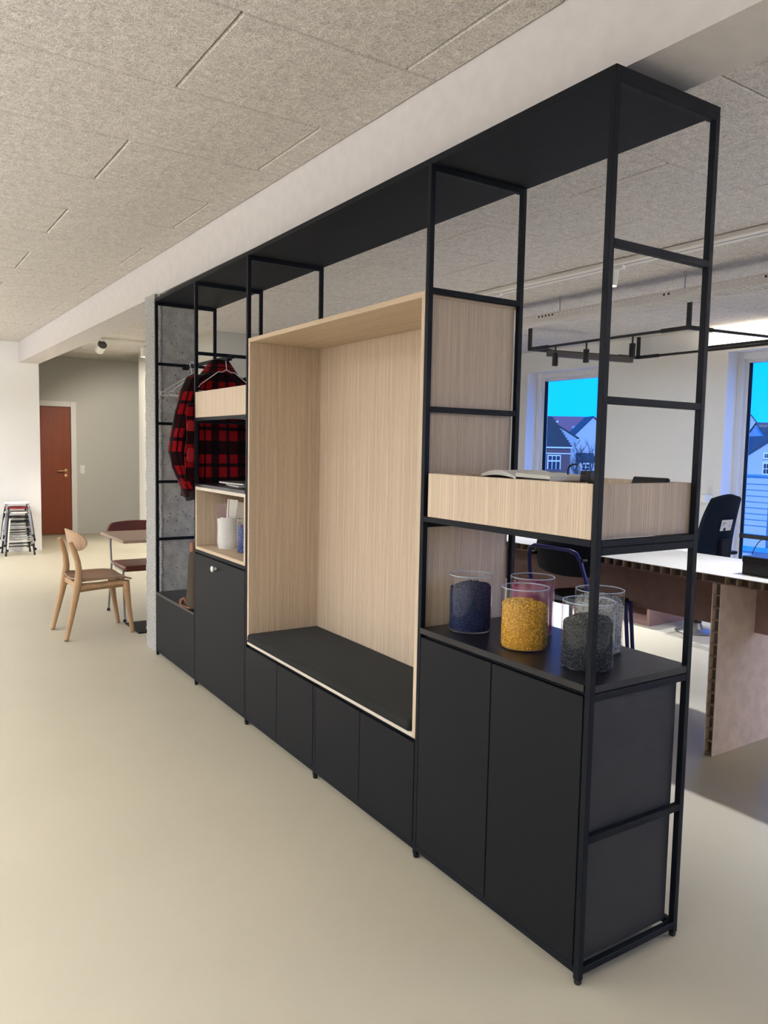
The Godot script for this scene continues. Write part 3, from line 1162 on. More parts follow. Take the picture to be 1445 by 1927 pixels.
func worktop(label: String, x0: float, x1: float, y0: float, y1: float) -> void:
	var t := thing("worktop", label, "worktop", Vector3.ZERO, TURN)
	var m := MB.new()
	var xr := x1 - TT - 0.001
	var xe := x1 - 0.001
	var zi := -TT - 0.001
	var zo := -DP + TT + 0.001
	var poly := [Vector2(x0 + 0.001, 0.003), Vector2(xr, 0.003), Vector2(xr, zi), Vector2(xe, zi), Vector2(xe, zo), Vector2(xr, zo), Vector2(xr, -DP), Vector2(x0 + 0.001, -DP)]
	if x1 != 0.0:
		poly = [Vector2(x0 + 0.001, 0.003), Vector2(xr, 0.003), Vector2(xr, -DP), Vector2(x0 + 0.001, -DP)]
	m.prism(poly, y1 - y0, Vector3(0, y1, 0), Basis(Vector3.RIGHT, Vector3.BACK, Vector3.DOWN))
	obj("board", m, M.worktop, t)

func oak_things() -> void:
	# the seating niche
	var t := thing("oak_niche", "tall oak-panelled seating niche with a dark cushion on its bench", "niche", Vector3.ZERO, TURN)
	var xl := -2.370
	var xr := -0.8155
	var m := MB.new()
	m.slab(Vector3(xl + 0.02, 0.467, -0.432), Vector3(xr - 0.02, 2.036, -0.414), 0.001)
	obj("back_panel", m, M.oak, t)
	for e in [[xl, xl + 0.02], [xr - 0.02, xr]]:
		m = MB.new()
		m.slab(Vector3(e[0], 0.447, -0.418 if e[0] > -2.0 else -0.432), Vector3(e[1], 2.036, -0.001), 0.001)
		obj("side_panel", m, M.oak, t)
	m = MB.new()
	m.slab(Vector3(xl, 2.036, -0.432), Vector3(xr, 2.057, 0.0), 0.001)
	obj("top_panel", m, M.oak_flat, t)
	m = MB.new()
	m.slab(Vector3(xl + 0.02, 0.447, -0.432), Vector3(xr - 0.02, 0.467, -0.001), 0.001)
	obj("seat_board", m, M.oak_edge, t)
	# cushion
	var c := thing("bench_cushion", "long dark grey-green bench cushion lying in the oak niche", "cushion", sh((xl + xr) / 2, 0.467, -0.2), TURN)
	m = MB.new()
	var hx := (xr - xl - 0.048) / 2
	m.pillow(Vector3(0, 0.0215, 0), Vector3(hx * 2, 0.043, 0.425), 0.016, func(p): return p + Vector3(0, (0.006 if p.y > 0 else 0.0) * (1.0 - pow(p.x / hx, 4.0)) * (1.0 - pow(p.z / 0.22, 4.0)), 0))
	obj("cover", m, M.cushion, c)
	m = MB.new()
	var loop := []
	for q in [[-hx, -0.212], [hx, -0.212], [hx, 0.212], [-hx, 0.212], [-hx, -0.212]]:
		loop.append(Vector3(q[0] * 0.997, 0.006, q[1] * 0.995))
	m.tube(loop, 0.003, 6)
	obj("piping", m, M.cushion, c)
	# open box with the felt pot
	t = thing("open_box", "open oak box standing on the tall black cabinet, holding a felt pot", "box", Vector3.ZERO, TURN)
	var bx0 := -3.177
	var bx1 := -2.400
	for e in [[0.8635, 0.883, "bottom_panel"], [1.2295, 1.249, "top_panel"]]:
		m = MB.new()
		m.slab(Vector3(bx0, e[0], -0.41), Vector3(bx1, e[1], 0.0), 0.001)
		obj(e[2], m, M.oak_edge if e[2] == "top_panel" else M.oak_flat, t)
	for e in [[bx0, bx0 + 0.018], [bx1 - 0.018, bx1]]:
		m = MB.new()
		m.slab(Vector3(e[0], 0.883, -0.41), Vector3(e[1], 1.2295, 0.0), 0.001)
		obj("side_panel", m, M.oak, t)
	m = MB.new()
	m.slab(Vector3(bx0 + 0.018, 0.883, -0.41), Vector3(bx1 - 0.018, 1.2295, -0.395))
	obj("back_panel", m, M.oak, t)
	# trays
	tray("large oak tray box above the glass jars, an open book in it", -0.770, -0.0215, 1.2685, 1.421, -0.430)
	tray("oak tray box high in the far bay, before the checked jacket", -3.177, -2.400, 1.6675, 1.821, -0.42)

func tray(label: String, x0: float, x1: float, y0: float, y1: float, zb: float) -> void:
	var t := thing("oak_tray", label, "tray", Vector3.ZERO, TURN)
	var d := 0.016
	var m := MB.new()
	m.slab(Vector3(x0, y0, -d), Vector3(x1, y1, 0.0), 0.001)
	obj("front_panel", m, M.oak, t)
	m = MB.new()
	m.slab(Vector3(x0, y0, zb), Vector3(x1, y1, zb + d), 0.001)
	obj("back_panel", m, M.oak, t)
	for e in [[x0, x0 + d], [x1 - d, x1]]:
		m = MB.new()
		m.slab(Vector3(e[0], y0, zb + d), Vector3(e[1], y1, -d), 0.001)
		obj("side_panel", m, M.oak, t)
	m = MB.new()
	m.slab(Vector3(x0 + d, y0 + 0.001, zb + d), Vector3(x1 - d, y0 + 0.010, -d))
	obj("bottom_panel", m, M.oak_flat, t)

func column() -> void:
	var t := thing("concrete_column", "raw grey concrete column with rough edges at the far end of the shelving", "column", sh(-4.20, 0, -0.172), 0.0)
	t.set_meta("kind", "structure")
	var m := MB.new()
	var hx := 0.11
	var hz := 0.148
	m.slab(Vector3(-hx, 0, -hz), Vector3(hx, 2.55, hz), 0.006)
	obj("body", m, M.concrete, t)
	# the rough broken face towards the hall
	var g := []
	for i in 121:
		var row := []
		for j in 9:
			var edge := 0.0 if (j > 0 and j < 8) else 0.006
			row.append(Vector3(-hx - 0.003 + (2 * hx + 0.006) * j / 8.0 + rng.randf_range(-0.002, 0.002) * (1.0 if j > 0 and j < 8 else 2.0), 2.548 * i / 120.0, hz + 0.006 + rng.randf_range(-0.004, 0.005) - edge))
		g.append(row)
	m = MB.new()
	m.patch(g, 1.0 if (g[0][1] - g[0][0]).cross(g[1][0] - g[0][0]).z > 0 else -1.0)
	obj("broken_face", m, M.concrete_pale, t)
	# pale plaster left along the corner and a cast seam down the side
	for e in [[hx + 0.001, hz - 0.040, 0.017], [hx + 0.0005, -0.045, 0.0045], [hx + 0.001, -hz + 0.006, 0.006]]:
		var path := []
		var rad := []
		for i in 90:
			var y := 2.548 * i / 89.0
			path.append(Vector3(e[0] - 0.002, y, e[1] + rng.randf_range(-0.0035, 0.0035)))
			rad.append(e[2] * rng.randf_range(0.55, 1.25))
		m = MB.new()
		m.tube(path, rad, 7, 0.55, 1.0, true, Vector3.BACK)
		obj("plaster_ridge", m, M.concrete_pale, t)

# ---------------------------------------------------------------- things on the shelving

func wire_hanger(parent: Node3D, m: MB, span: float, bar: bool) -> void:
	# hook at the origin; wings along z
	var r := 0.0022
	var hook := []
	for i in 11:
		var w := PI * 1.15 * i / 10.0 - 0.25
		hook.append(Vector3(0, 0.0 + 0.016 * sin(w), 0.016 * cos(w)))
	m.tube([Vector3(0, -0.085, 0), Vector3(0, -0.03, 0.006), hook[0]], r, 7)
	m.tube(hook, r, 7)
	for s in [-1.0, 1.0]:
		m.tube([Vector3(0, -0.085, 0), Vector3(0, -0.10, 0.03 * s), Vector3(0, -0.10, 0.055 * s), Vector3(0, -0.115, 0.075 * s), Vector3(0, -0.185, span * 0.86 * s), Vector3(0, -0.20, span * 0.90 * s), Vector3(0, -0.20, span * s), Vector3(0, -0.212, span * 1.03 * s), Vector3(0, -0.224, span * s)], r, 7)
	if bar:
		m.tube([Vector3(0, -0.224, -span), Vector3(0, -0.224, span)], r, 7)

func hangers() -> void:
	var y := 2.0575
	var spots := [[-3.215, 0.20, "white wire hanger hooked on the rail in front of the jacket collar", 0.04], [-3.86, 0.215, "empty white wire hanger on the rail, the one farthest from the jacket", 0.0], [-3.72, 0.19, "empty white wire hanger on the rail, tucked between jacket and the other empty one", -0.16]]
	for e in spots:
		var t := shelf_thing("wire_hanger", e[2], "hanger", e[0], y, -0.215, e[3], "white wire hangers on the rail")
		var m := MB.new()
		wire_hanger(t, m, e[1], true)
		obj("wire", m, M.white, t)

func jacket() -> void:
	var t := shelf_thing("checked_jacket", "red and black checked wool jacket hanging on the clothes rail", "jacket", -3.33, 0, -0.215, 0.10)
	# local axes: z across the shoulders, x through the cloth
	var rings := [
		[1.985, 0.060, 0.050], [1.965, 0.085, 0.060], [1.945, 0.135, 0.070], [1.92, 0.185, 0.078], [1.88, 0.220, 0.086], [1.80, 0.236, 0.095],
		[1.70, 0.240, 0.100], [1.58, 0.243, 0.102], [1.46, 0.246, 0.105], [1.34, 0.250, 0.108], [1.24, 0.254, 0.112], [1.19, 0.256, 0.113]]
	var g := []
	for k in rings.size():
		var r: Array = rings[k]
		var row := []
		for j in 49:
			var w := TAU * j / 48.0
			var fold := 0.011 * sin(5.0 * w + 2.0 * r[0]) * clampf((1.95 - r[0]) * 2.5, 0.0, 1.0) + 0.006 * sin(11.0 * w + 7.0 * r[0])
			var cz := signf(cos(w)) * pow(absf(cos(w)), 0.8)
			var cx := signf(sin(w)) * pow(absf(sin(w)), 0.8)
			row.append(Vector3(cx * (r[2] + fold), r[0] + (0.012 * sin(3.0 * w) if k == rings.size() - 1 else 0.0), cz * r[1]))
		g.append(row)
	var m := MB.new()
	cloth_patch(m, g, 5.2)
	obj("body", m, M.plaid, t)
	# sleeves
	for s in [1.0, -1.0]:
		var path := [Vector3(0, 1.93, 0.150 * s), Vector3(0.0, 1.90, 0.168 * s), Vector3(0.005, 1.80, 0.200 * s), Vector3(0.01, 1.68, 0.232 * s), Vector3(0.012, 1.56, 0.262 * s), Vector3(0.02, 1.46, 0.280 * s), Vector3(0.035, 1.38, 0.268 * s), Vector3(0.05, 1.29, 0.240 * s), Vector3(0.06, 1.20, 0.205 * s)]
		var rz := [0.030, 0.058, 0.070, 0.074, 0.072, 0.068, 0.066, 0.065, 0.066]
		var sg := []
		for i in path.size():
			var a: Vector3 = path[maxi(i - 1, 0)]
			var b: Vector3 = path[mini(i + 1, path.size() - 1)]
			var d := (b - a).normalized()
			var x := Vector3.RIGHT
			var z := x.cross(d).normalized()
			var row := []
			for j in 25:
				var w := TAU * j / 24.0
				var fold := 1.0 + 0.07 * sin(3.0 * w + i * 1.9) + 0.05 * sin(5.0 * w - i * 2.3)
				row.append(path[i] + (x * sin(w) * 0.9 + z * cos(w)) * rz[i] * fold)
			sg.append(row)
		m = MB.new()
		cloth_patch(m, sg, 2.3)
		obj("sleeve", m, M.plaid, t)
		m = MB.new()
		m.tube([Vector3(0.058, 1.225, 0.212 * s), Vector3(0.062, 1.172, 0.196 * s)], 0.067, 24, 0.9, 1.0)
		obj("cuff", m, plain(Color(0.03, 0.02, 0.035), 0.95), t)
	# stand collar folded over
	m = MB.new()
	m.sheet(func(u, w):
		var a: float = u * 2.5
		return Vector3((0.066 + 0.018 * w) * cos(a) - 0.008, 1.992 - 0.040 * w + 0.008 * cos(a), (0.088 + 0.030 * w) * sin(a)), 28, 4, 0.012)
	var cl := obj("collar", m, M.plaid, t)
	cl.set_meta("label", "turned-down collar")
	# the front edge, folded outwards, with rounded tabs
	m = MB.new()
	m.sheet(func(u, w): return Vector3(0.100 + 0.010 * sin(7.0 * w), 1.50 + 0.25 * w, 0.25 + 0.028 * u * sqrt(1.0 - 0.2 * w * w) - 0.012 * w), 5, 18, 0.008)
	obj("front_edge", m, M.plaid_edge, t)
	for e in [[1.60, 0.05], [1.44, 0.045]]:
		m = MB.new()
		m.sheet(func(u, w): return Vector3(0.108 + 0.004 * w, e[0] + e[1] * w * sqrt(1.0 - 0.3 * u * u), 0.247 + 0.026 * u * sqrt(1.0 - 0.4 * w * w)), 8, 8, 0.008)
		var pk := obj("pocket_flap", m, plain(Color(0.56, 0.035, 0.07), 0.95), t)
		pk.set_meta("label", "plain red rounded flap")

func cloth_patch(m: MB, g: Array, around: float) -> void:
	# u runs round the cloth, v down it, in repeats of the check
	var at := m.uv.size()
	m.patch(g, 0.0, true)
	var y0: float = g[0][0].y
	for i in range(at, m.uv.size()):
		m.uv[i] = Vector2(m.uv[i].x * around * 2.0, (y0 - m.v[i].y) * 4.4)

func bag() -> void:
	var t := shelf_thing("canvas_bag", "upright olive brown bag with leather straps on the low board at the far end", "bag", -3.29, 0.458, -0.155, 0.06)
	var m := MB.new()
	m.pillow(Vector3(0, 0.19, 0), Vector3(0.15, 0.38, 0.30), 0.045, func(p): return Vector3(p.x * (1.0 - 0.22 * p.y), p.y, p.z * (1.05 - 0.35 * p.y)))
	obj("body", m, M.canvas, t)
	m = MB.new()
	m.pillow(Vector3(0, 0.345, 0), Vector3(0.135, 0.09, 0.25), 0.03)
	obj("top_flap", m, M.canvas, t)
	m = MB.new()
	m.pillow(Vector3(-0.035, 0.395, 0.115), Vector3(0.05, 0.07, 0.04), 0.012)
	obj("leather_tab", m, M.strap, t)
	m = MB.new()
	m.tube([Vector3(-0.02, 0.27, 0.135), Vector3(-0.078, 0.27, 0.06), Vector3(-0.08, 0.27, -0.06)], 0.008, 8, 0.5, 1.6)
	obj("buckle_strap", m, M.rubber, t)
	m = MB.new()
	m.tube([Vector3(-0.02, 0.03, 0.11), Vector3(-0.04, 0.012, 0.125), Vector3(-0.08, 0.016, 0.135), Vector3(-0.135, 0.05, 0.14), Vector3(-0.165, 0.035, 0.145), Vector3(-0.155, 0.008, 0.150), Vector3(-0.10, 0.008, 0.152), Vector3(-0.03, 0.010, 0.150), Vector3(0.02, 0.012, 0.14), Vector3(0.03, 0.02, 0.11)], 0.011, 8, 0.35, 1.3)
	obj("shoulder_strap", m, M.strap, t)

func magazine(label: String, x: float, y: float, z: float, turn: float, w: float, d: float, h: float, cover: Color, curl: float) -> void:
	var t := shelf_thing("magazine", label, "magazine", x, y, z, turn, "magazines on the oak box")
	var lift := func(p): return p + Vector3(0, curl * pow(clampf(-p.x / w + 0.1, 0.0, 1.0), 2.0), 0)
	var m := MB.new()
	m.sheet(func(u, v): return lift.call(Vector3(u * w / 2, h * 0.5, v * d / 2)), 12, 3, h * 0.7)
	obj("pages", m, M.paper, t)
	m = MB.new()
	m.sheet(func(u, v): return lift.call(Vector3(u * w / 2 * 1.01, h * 0.92, v * d / 2 * 1.01)), 12, 3, h * 0.12)
	m.sheet(func(u, v): return lift.call(Vector3(u * w / 2 * 1.01, h * 0.08, v * d / 2 * 1.01)), 12, 3, h * 0.12)
	obj("cover", m, plain(cover, 0.35), t)

func small_things() -> void:
	magazine("dark magazine lying at the bottom of the stack on the oak box", -2.80, 1.2675, -0.19, -0.12, 0.28, 0.20, 0.008, Color(0.16, 0.16, 0.17), 0.004)
	magazine("grey-covered magazine lying on top of the stack on the oak box", -2.85, 1.277, -0.20, 0.10, 0.297, 0.21, 0.010, Color(0.34, 0.335, 0.33), 0.006)
	# felt pot with letters
	var px := -3.00
	var pz := -0.15
	var t := shelf_thing("felt_pot", "round speckled light grey felt pot standing in the open oak box", "pot", px, 0.883, pz)
	var g := []
	var gi := []
	var n := 48
	for i in 9:
		var row := []
		var ri := []
		for j in n + 1:
			var w := TAU * (j % n) / n
			var y := 0.185 * i / 8.0
			if i == 8:
				y += 0.006 * sin(2 * w + 0.6) + 0.003 * sin(7 * w)
			var r := 0.070 + 0.0015 * sin(3 * w + i) - (0.004 if i == 0 else 0.0)
			row.append(Vector3(cos(w) * r, maxf(y, 0.0), sin(w) * r))
			ri.append(Vector3(cos(w) * (r - 0.008), y, sin(w) * (r - 0.008)))
		g.append(row)
		gi.append(ri)
	var m := MB.new()
	m.patch(g, 0.0, true)
	m.patch(gi, 0.0, true)
	for j in n:
		m.quad(g[8][j], g[8][j + 1], gi[8][j + 1], gi[8][j], Vector3.UP)
	m.lathe([Vector2(0, 0.0), Vector2(0.066, 0.0)], 32)
	m.lathe([Vector2(0, 0.006), Vector2(0.062, 0.006)], 32)
	obj("wall", m, M.felt, t)
	var cards := [
		["card", "pinkish printed card standing at the left of the felt pot", Vector3(-0.022, 0.01, 0.022), 0.07, 0.26, 0.9, 0.08, make_mottled(Color(0.86, 0.72, 0.70), 0.8, 0.09, 0.6, 9.0, false)],
		["card", "plain white card in the middle of the felt pot", Vector3(0.0, 0.01, 0.0), 0.065, 0.285, 0.9, -0.08, M.card],
		["card", "beige folded card leaning right over the felt pot rim", Vector3(0.008, 0.01, -0.024), 0.08, 0.275, 0.9, -0.16, plain(Color(0.72, 0.68, 0.62), 0.6)]]
	for c in cards:
		var p := shelf_thing(c[0], c[1], "card", px + c[2].x, 0.883 + c[2].y, pz + c[2].z, c[5], "cards in the felt pot")
		var B := Basis(Vector3.BACK, c[6])
		m = MB.new()
		m.box(B * Vector3(0, c[4] / 2, 0), Vector3(c[3], c[4], 0.004), 0.001, B)
		if c[1].begins_with("beige"):
			m.box(B * Vector3(0.02, c[4] / 2, 0.006), Vector3(c[3] * 0.85, c[4] * 0.98, 0.004), 0.001, B * Basis(Vector3.UP, 0.12))
		obj("sheet", m, c[7], p)
	t = shelf_thing("wooden_stick", "thin wooden stick standing between the cards in the felt pot", "stick", px + 0.012, 0.893, pz + 0.005)
	m = MB.new()
	m.tube([Vector3(-0.03, 0, 0), Vector3(0.02, 0.295, 0.01)], 0.0025, 8)
	obj("shaft", m, M.beech, t)
	# slim glass of coloured bits
	jar_glass("slim glass jar of blue and red bits at the right of the felt pot", -2.75, 0.884, -0.145, 0.045, 0.195)
	granules("blue, red and white plastic bits filling the slim jar beside the felt pot", "bits", -2.75, 0.888, -0.145, 0.041, 0.15, 900, 0.0055, [Color(0.05, 0.12, 0.38), Color(0.06, 0.2, 0.5), Color(0.55, 0.08, 0.12), Color(0.7, 0.72, 0.75), Color(0.03, 0.06, 0.2)], 0.006, Color(0.04, 0.08, 0.22))
	# the five jars
	jar_glass("tall glass jar of navy granules, standing alone beside the oak niche", -0.690, 0.866, -0.140, 0.0775, 0.20)
	granules("navy blue granules filling the jar beside the oak niche", "granules", -0.690, 0.871, -0.140, 0.0725, 0.148, 4800, 0.0042, [Color(0.02, 0.032, 0.085), Color(0.04, 0.065, 0.16), Color(0.008, 0.01, 0.03)], 0.016, Color(0.02, 0.028, 0.07))
	jar_glass("glass jar of yellow granules in the front row", -0.412, 0.866, -0.140, 0.0775, 0.20)
	granules("yellow rice-like granules filling the front middle jar", "granules", -0.412, 0.871, -0.140, 0.0725, 0.135, 5000, 0.0038, [Color(0.80, 0.47, 0.06), Color(0.72, 0.38, 0.04), Color(0.86, 0.58, 0.14), Color(0.45, 0.22, 0.03)], 0.014, Color(0.45, 0.24, 0.04), 2.4)
	jar_glass("glass jar of pink powder behind the yellow one", -0.556, 0.866, -0.310, 0.0775, 0.20)
	granules("dusty pink powder filling the jar behind the yellow one", "powder", -0.556, 0.871, -0.310, 0.0725, 0.165, 2200, 0.0022, [Color(0.24, 0.062, 0.12), Color(0.28, 0.085, 0.15), Color(0.19, 0.045, 0.09)], 0.012, Color(0.23, 0.06, 0.115))
	jar_glass("glass jar of black granules nearest the front corner post", -0.152, 0.866, -0.150, 0.0775, 0.20)
	granules("black and grey granules in the jar at the front corner post", "granules", -0.152, 0.871, -0.150, 0.0725, 0.130, 4800, 0.0040, [Color(0.012, 0.014, 0.018), Color(0.03, 0.034, 0.04), Color(0.11, 0.12, 0.13)], 0.018, Color(0.025, 0.028, 0.033))
	jar_glass("glass jar of pale grey granules behind the black one", -0.268, 0.866, -0.330, 0.0775, 0.20)
	granules("pale grey granules in the jar behind the black one", "granules", -0.268, 0.871, -0.330, 0.0725, 0.160, 4800, 0.0040, [Color(0.42, 0.43, 0.44), Color(0.26, 0.27, 0.28), Color(0.6, 0.61, 0.62), Color(0.06, 0.06, 0.07)], 0.012, Color(0.30, 0.31, 0.31))
	in_tray()

func jar_glass(label: String, x: float, y: float, z: float, r: float, h: float) -> void:
	var t := shelf_thing("glass_jar", label, "jar", x, y, z, 0.0, "glass jars on the shelving")
	var m := MB.new()
	m.lathe([Vector2(0, 0.0005), Vector2(r - 0.004, 0.0005), Vector2(r, 0.005), Vector2(r, h - 0.002)], 64)
	obj("wall", m, M.glass, t)
	m = MB.new()
	var ring := []
	for i in 49:
		var w := TAU * i / 48.0
		ring.append(Vector3(cos(w) * (r - 0.0015), h - 0.001, sin(w) * (r - 0.0015)))
	m.tube(ring, 0.0019, 8, 1.0, 1.0, false)
	var rim := plain(Color(0.80, 0.86, 0.93), 0.08, 0.0, 0.9)
	rim.transparency = BaseMaterial3D.TRANSPARENCY_ALPHA
	rim.albedo_color.a = 0.45
	obj("rim", m, rim, t)

# a heap of grains: a lumpy core with grains all over it, one mesh
func granules(label: String, called: String, x: float, y: float, z: float, r: float, h: float, count: int, size: float, colors: Array, mound: float, core: Color, stretch := 1.3) -> void:
	var m := MB.new()
	m.tinted = true
	m.paint = core
	var tilt := rng.randf_range(0, TAU)
	var topf := func(a: float, q: float) -> float:
		return h + mound * (1.0 - q * q) * 1.2 + mound * 0.35 * q * cos(a - tilt) + 0.0025 * sin(a * 5 + q * 9)
	var g := []
	for i in 16:
		var row := []
		for j in 41:
			var a := TAU * (j % 40) / 40.0
			if i < 4:
				row.append(Vector3(cos(a), 0, sin(a)) * (r - size * 0.3) + Vector3(0, topf.call(a, 1.0) * i / 4.0, 0))
			else:
				var q := 1.0 - (i - 4) / 11.0
				row.append(Vector3(cos(a), 0, sin(a)) * (r - size * 0.3) * q + Vector3(0, topf.call(a, q), 0))
		g.append(row)
	m.patch(g, 0.0, true)
	m.lathe([Vector2(0, 0), Vector2(r - size * 0.3, 0)], 40)
	for k in count:
		var a := rng.randf() * TAU
		var p: Vector3
		if rng.randf() < 0.68:
			var rr := r - size * rng.randf_range(0.15, 0.6)
			p = Vector3(cos(a) * rr, rng.randf_range(size, topf.call(a, 1.0)), sin(a) * rr)
		else:
			var q := sqrt(rng.randf()) * 0.97
			p = Vector3(cos(a) * r * q, topf.call(a, q) + rng.randf_range(-0.2, 0.5) * size, sin(a) * r * q)
		m.paint = colors[rng.randi_range(0, colors.size() - 1)]
		grain(m, p, size * rng.randf_range(0.7, 1.15), stretch)
	var o := obj(called + "_fill", m, M.grain)
	o.position = sh(x, y, z)
	o.rotation.y = TURN
	tag(o, label, "filling", "", "stuff")

func grain(m: MB, p: Vector3, s: float, stretch: float) -> void:
	var B := Basis.from_euler(Vector3(rng.randf() * TAU, rng.randf() * TAU, rng.randf() * TAU))
	var e := [B.x * s * 0.5 * stretch, B.y * s * 0.5, B.z * s * 0.5]
	for sx in [-1.0, 1.0]:
		for sy in [-1.0, 1.0]:
			for sz in [-1.0, 1.0]:
				var a: Vector3 = e[0] * sx
				var b: Vector3 = e[1] * sy
				var c: Vector3 = e[2] * sz
				m.tri(p + a, p + b, p + c, a.normalized(), b.normalized(), c.normalized())

func in_tray() -> void:
	# a brown carton in the tray carries an open book
	var t := shelf_thing("carton", "low brown cardboard carton lying in the near oak tray under the open book", "carton", -0.55, 1.2795, -0.33)
	var m := MB.new()
	m.box(Vector3(0, 0.063, 0), Vector3(0.36, 0.126, 0.15), 0.003)
	obj("body", m, M.kraft, t)
	m = MB.new()
	m.box(Vector3(0, 0.1265, 0), Vector3(0.36, 0.001, 0.05))
	obj("tape", m, M.strap, t)
	t = shelf_thing("open_book", "thick open book with white pages lying over the rim of the near oak tray", "book", -0.585, 1.4065, -0.345, 0.05)
	for s in [-1.0, 1.0]:
		var w := 0.19 if s < 0 else 0.155
		var page := func(u: float, q: float) -> float:
			return (0.026 * sin(PI * clampf(u * 0.9 + 0.06, 0, 1)) if s < 0 else 0.020 - 0.006 * u) * q
		m = MB.new()
		var top := []
		for i in 4:
			var row := []
			for j in 21:
				var u := j / 20.0
				row.append(Vector3(s * u * w, page.call(u, 1.0) + 0.004, -0.11 + 0.22 * i / 3.0))
			top.append(row)
		m.patch(top, 1.0 if s < 0 else -1.0)
		for i in 20:
			for z in [-0.11, 0.11]:
				var ua := i / 20.0
				var ub := (i + 1) / 20.0
				m.quad(Vector3(s * ua * w, page.call(ua, 1.0) + 0.004, z), Vector3(s * ub * w, page.call(ub, 1.0) + 0.004, z), Vector3(s * ub * w, page.call(ub, 0.5), z), Vector3(s * ua * w, page.call(ua, 0.5), z), Vector3(0, 0, z))
		m.quad(Vector3(s * w, page.call(1.0, 1.0) + 0.004, -0.11), Vector3(s * w, page.call(1.0, 1.0) + 0.004, 0.11), Vector3(s * w, 0.001, 0.11), Vector3(s * w, 0.001, -0.11), Vector3(s, 0, 0))
		var n := 0 if s < 0 else 1
		obj("page_block", m, M.paper, t)
		m = MB.new()
		m.box(Vector3(s * w * 0.5, 0.0015, 0), Vector3(w, 0.003, 0.225), 0.001)
		obj("cover", m, plain(Color(0.52, 0.44, 0.38), 0.6), t)
	t = shelf_thing("black_box", "small black box at the right of the open book in the near oak tray", "box", -0.385, 1.2795, -0.385)
	m = MB.new()
	m.box(Vector3(0, 0.082, 0), Vector3(0.045, 0.164, 0.04), 0.003)
	obj("body", m, M.black_gloss, t)
	m = MB.new()
	m.box(Vector3(-0.004, 0.155, 0.0205), Vector3(0.02, 0.004, 0.001))
	obj("slot", m, M.hole, t)
	t = shelf_thing("cable_clip", "small bent black clip sticking up behind the open book", "clip", -0.49, 1.2795, -0.395)
	m = MB.new()
	m.tube([Vector3(0, 0, 0), Vector3(0, 0.165, 0), Vector3(0.008, 0.178, 0), Vector3(0.03, 0.184, 0.002), Vector3(0.045, 0.183, 0.003)], 0.003, 8)
	obj("rod", m, M.black_gloss, t)
	m = MB.new()
	m.box(Vector3(0, 0.012, 0), Vector3(0.03, 0.022, 0.02), 0.004)
	obj("base", m, M.black_gloss, t)
	t = shelf_thing("black_folder", "black folder leaning in the near oak tray, one corner above the rim", "folder", -0.13, 1.2795, -0.30, -0.1)
	m = MB.new()
	m.box(Basis(Vector3.RIGHT, -0.45) * Vector3(0, 0.085, 0), Vector3(0.14, 0.168, 0.014), 0.003, Basis(Vector3.RIGHT, -0.45))
	obj("cover", m, M.black_gloss, t)

# ---------------------------------------------------------------- furniture

func wood_chair() -> void:
	var t := thing("wooden_chair", "pale wooden chair with a curved oval backrest, drawn up to the brown table", "chair", Vector3(-4.93, 0, 0.155), 0.03)
	for s in [-1.0, 1.0]:
		var m := MB.new()
		m.tube([Vector3(0.222 * s, 0.006, 0.255), Vector3(0.214 * s, 0.16, 0.218), Vector3(0.203 * s, 0.34, 0.178), Vector3(0.198 * s, 0.44, 0.158), Vector3(0.194 * s, 0.52, 0.150), Vector3(0.188 * s, 0.60, 0.158), Vector3(0.178 * s, 0.68, 0.180), Vector3(0.170 * s, 0.745, 0.205)], [0.019, 0.023, 0.030, 0.033, 0.029, 0.026, 0.025, 0.020], 12, 0.85, 1.1)
		obj("back_leg", m, M.beech, t)
		m = MB.new()
		m.tube([Vector3(0.190 * s, 0.006, -0.255), Vector3(0.197 * s, 0.20, -0.226), Vector3(0.202 * s, 0.34, -0.208), Vector3(0.204 * s, 0.425, -0.20)], [0.018, 0.022, 0.029, 0.031], 12, 0.9, 1.1)
		obj("front_leg", m, M.beech, t)
		for z in [[0.222, 0.255], [0.190, -0.255]]:
			m = MB.new()
			m.lathe([Vector2(0, 0), Vector2(0.013, 0), Vector2(0.014, 0.008)], 12, Vector3(z[0] * s, 0, z[1]))
			obj("glide", m, M.rubber, t)
		m = MB.new()
		m.tube([Vector3(0.199 * s, 0.395, 0.16), Vector3(0.203 * s, 0.40, 0.0), Vector3(0.203 * s, 0.41, -0.19)], [0.036, 0.030, 0.034], 12, 0.45, 1.0)
		obj("side_rail", m, M.beech, t)
	for e in [[0.16, 0.405], [-0.19, 0.40]]:
		var m := MB.new()
		m.box(Vector3(0, e[1], e[0]), Vector3(0.385, 0.045, 0.022), 0.006)
		obj("cross_rail", m, M.beech, t)
	var m := MB.new()
	m.sheet(func(u, w):
		var x: float = u * (0.222 + 0.01 * (1 - w)) * sqrt(1.0 - 0.10 * w * w)
		var z: float = w * 0.215 * sqrt(1.0 - 0.10 * u * u) - 0.035
		return Vector3(x, 0.448 - 0.016 * (1.0 - u * u) * (0.6 + 0.4 * w) + 0.012 * pow(absf(u), 3.0) - 0.02 * pow(clampf(-w, 0, 1), 4.0) + 0.018 * pow(clampf(w, 0, 1), 4.0), z), 20, 20, 0.011)
	obj("seat", m, M.beech_seat, t)
	m = MB.new()
	m.sheet(func(u, w):
		var x: float = u * sqrt(1.0 - 0.45 * w * w)
		var y: float = w * sqrt(1.0 - 0.42 * u * u)
		return Vector3(x * 0.205, 0.745 + y * 0.088, 0.178 + 0.035 * y * 0.5 - 0.085 * x * x + 0.0), 24, 12, 0.010)
	obj("backrest", m, M.beech_light, t)

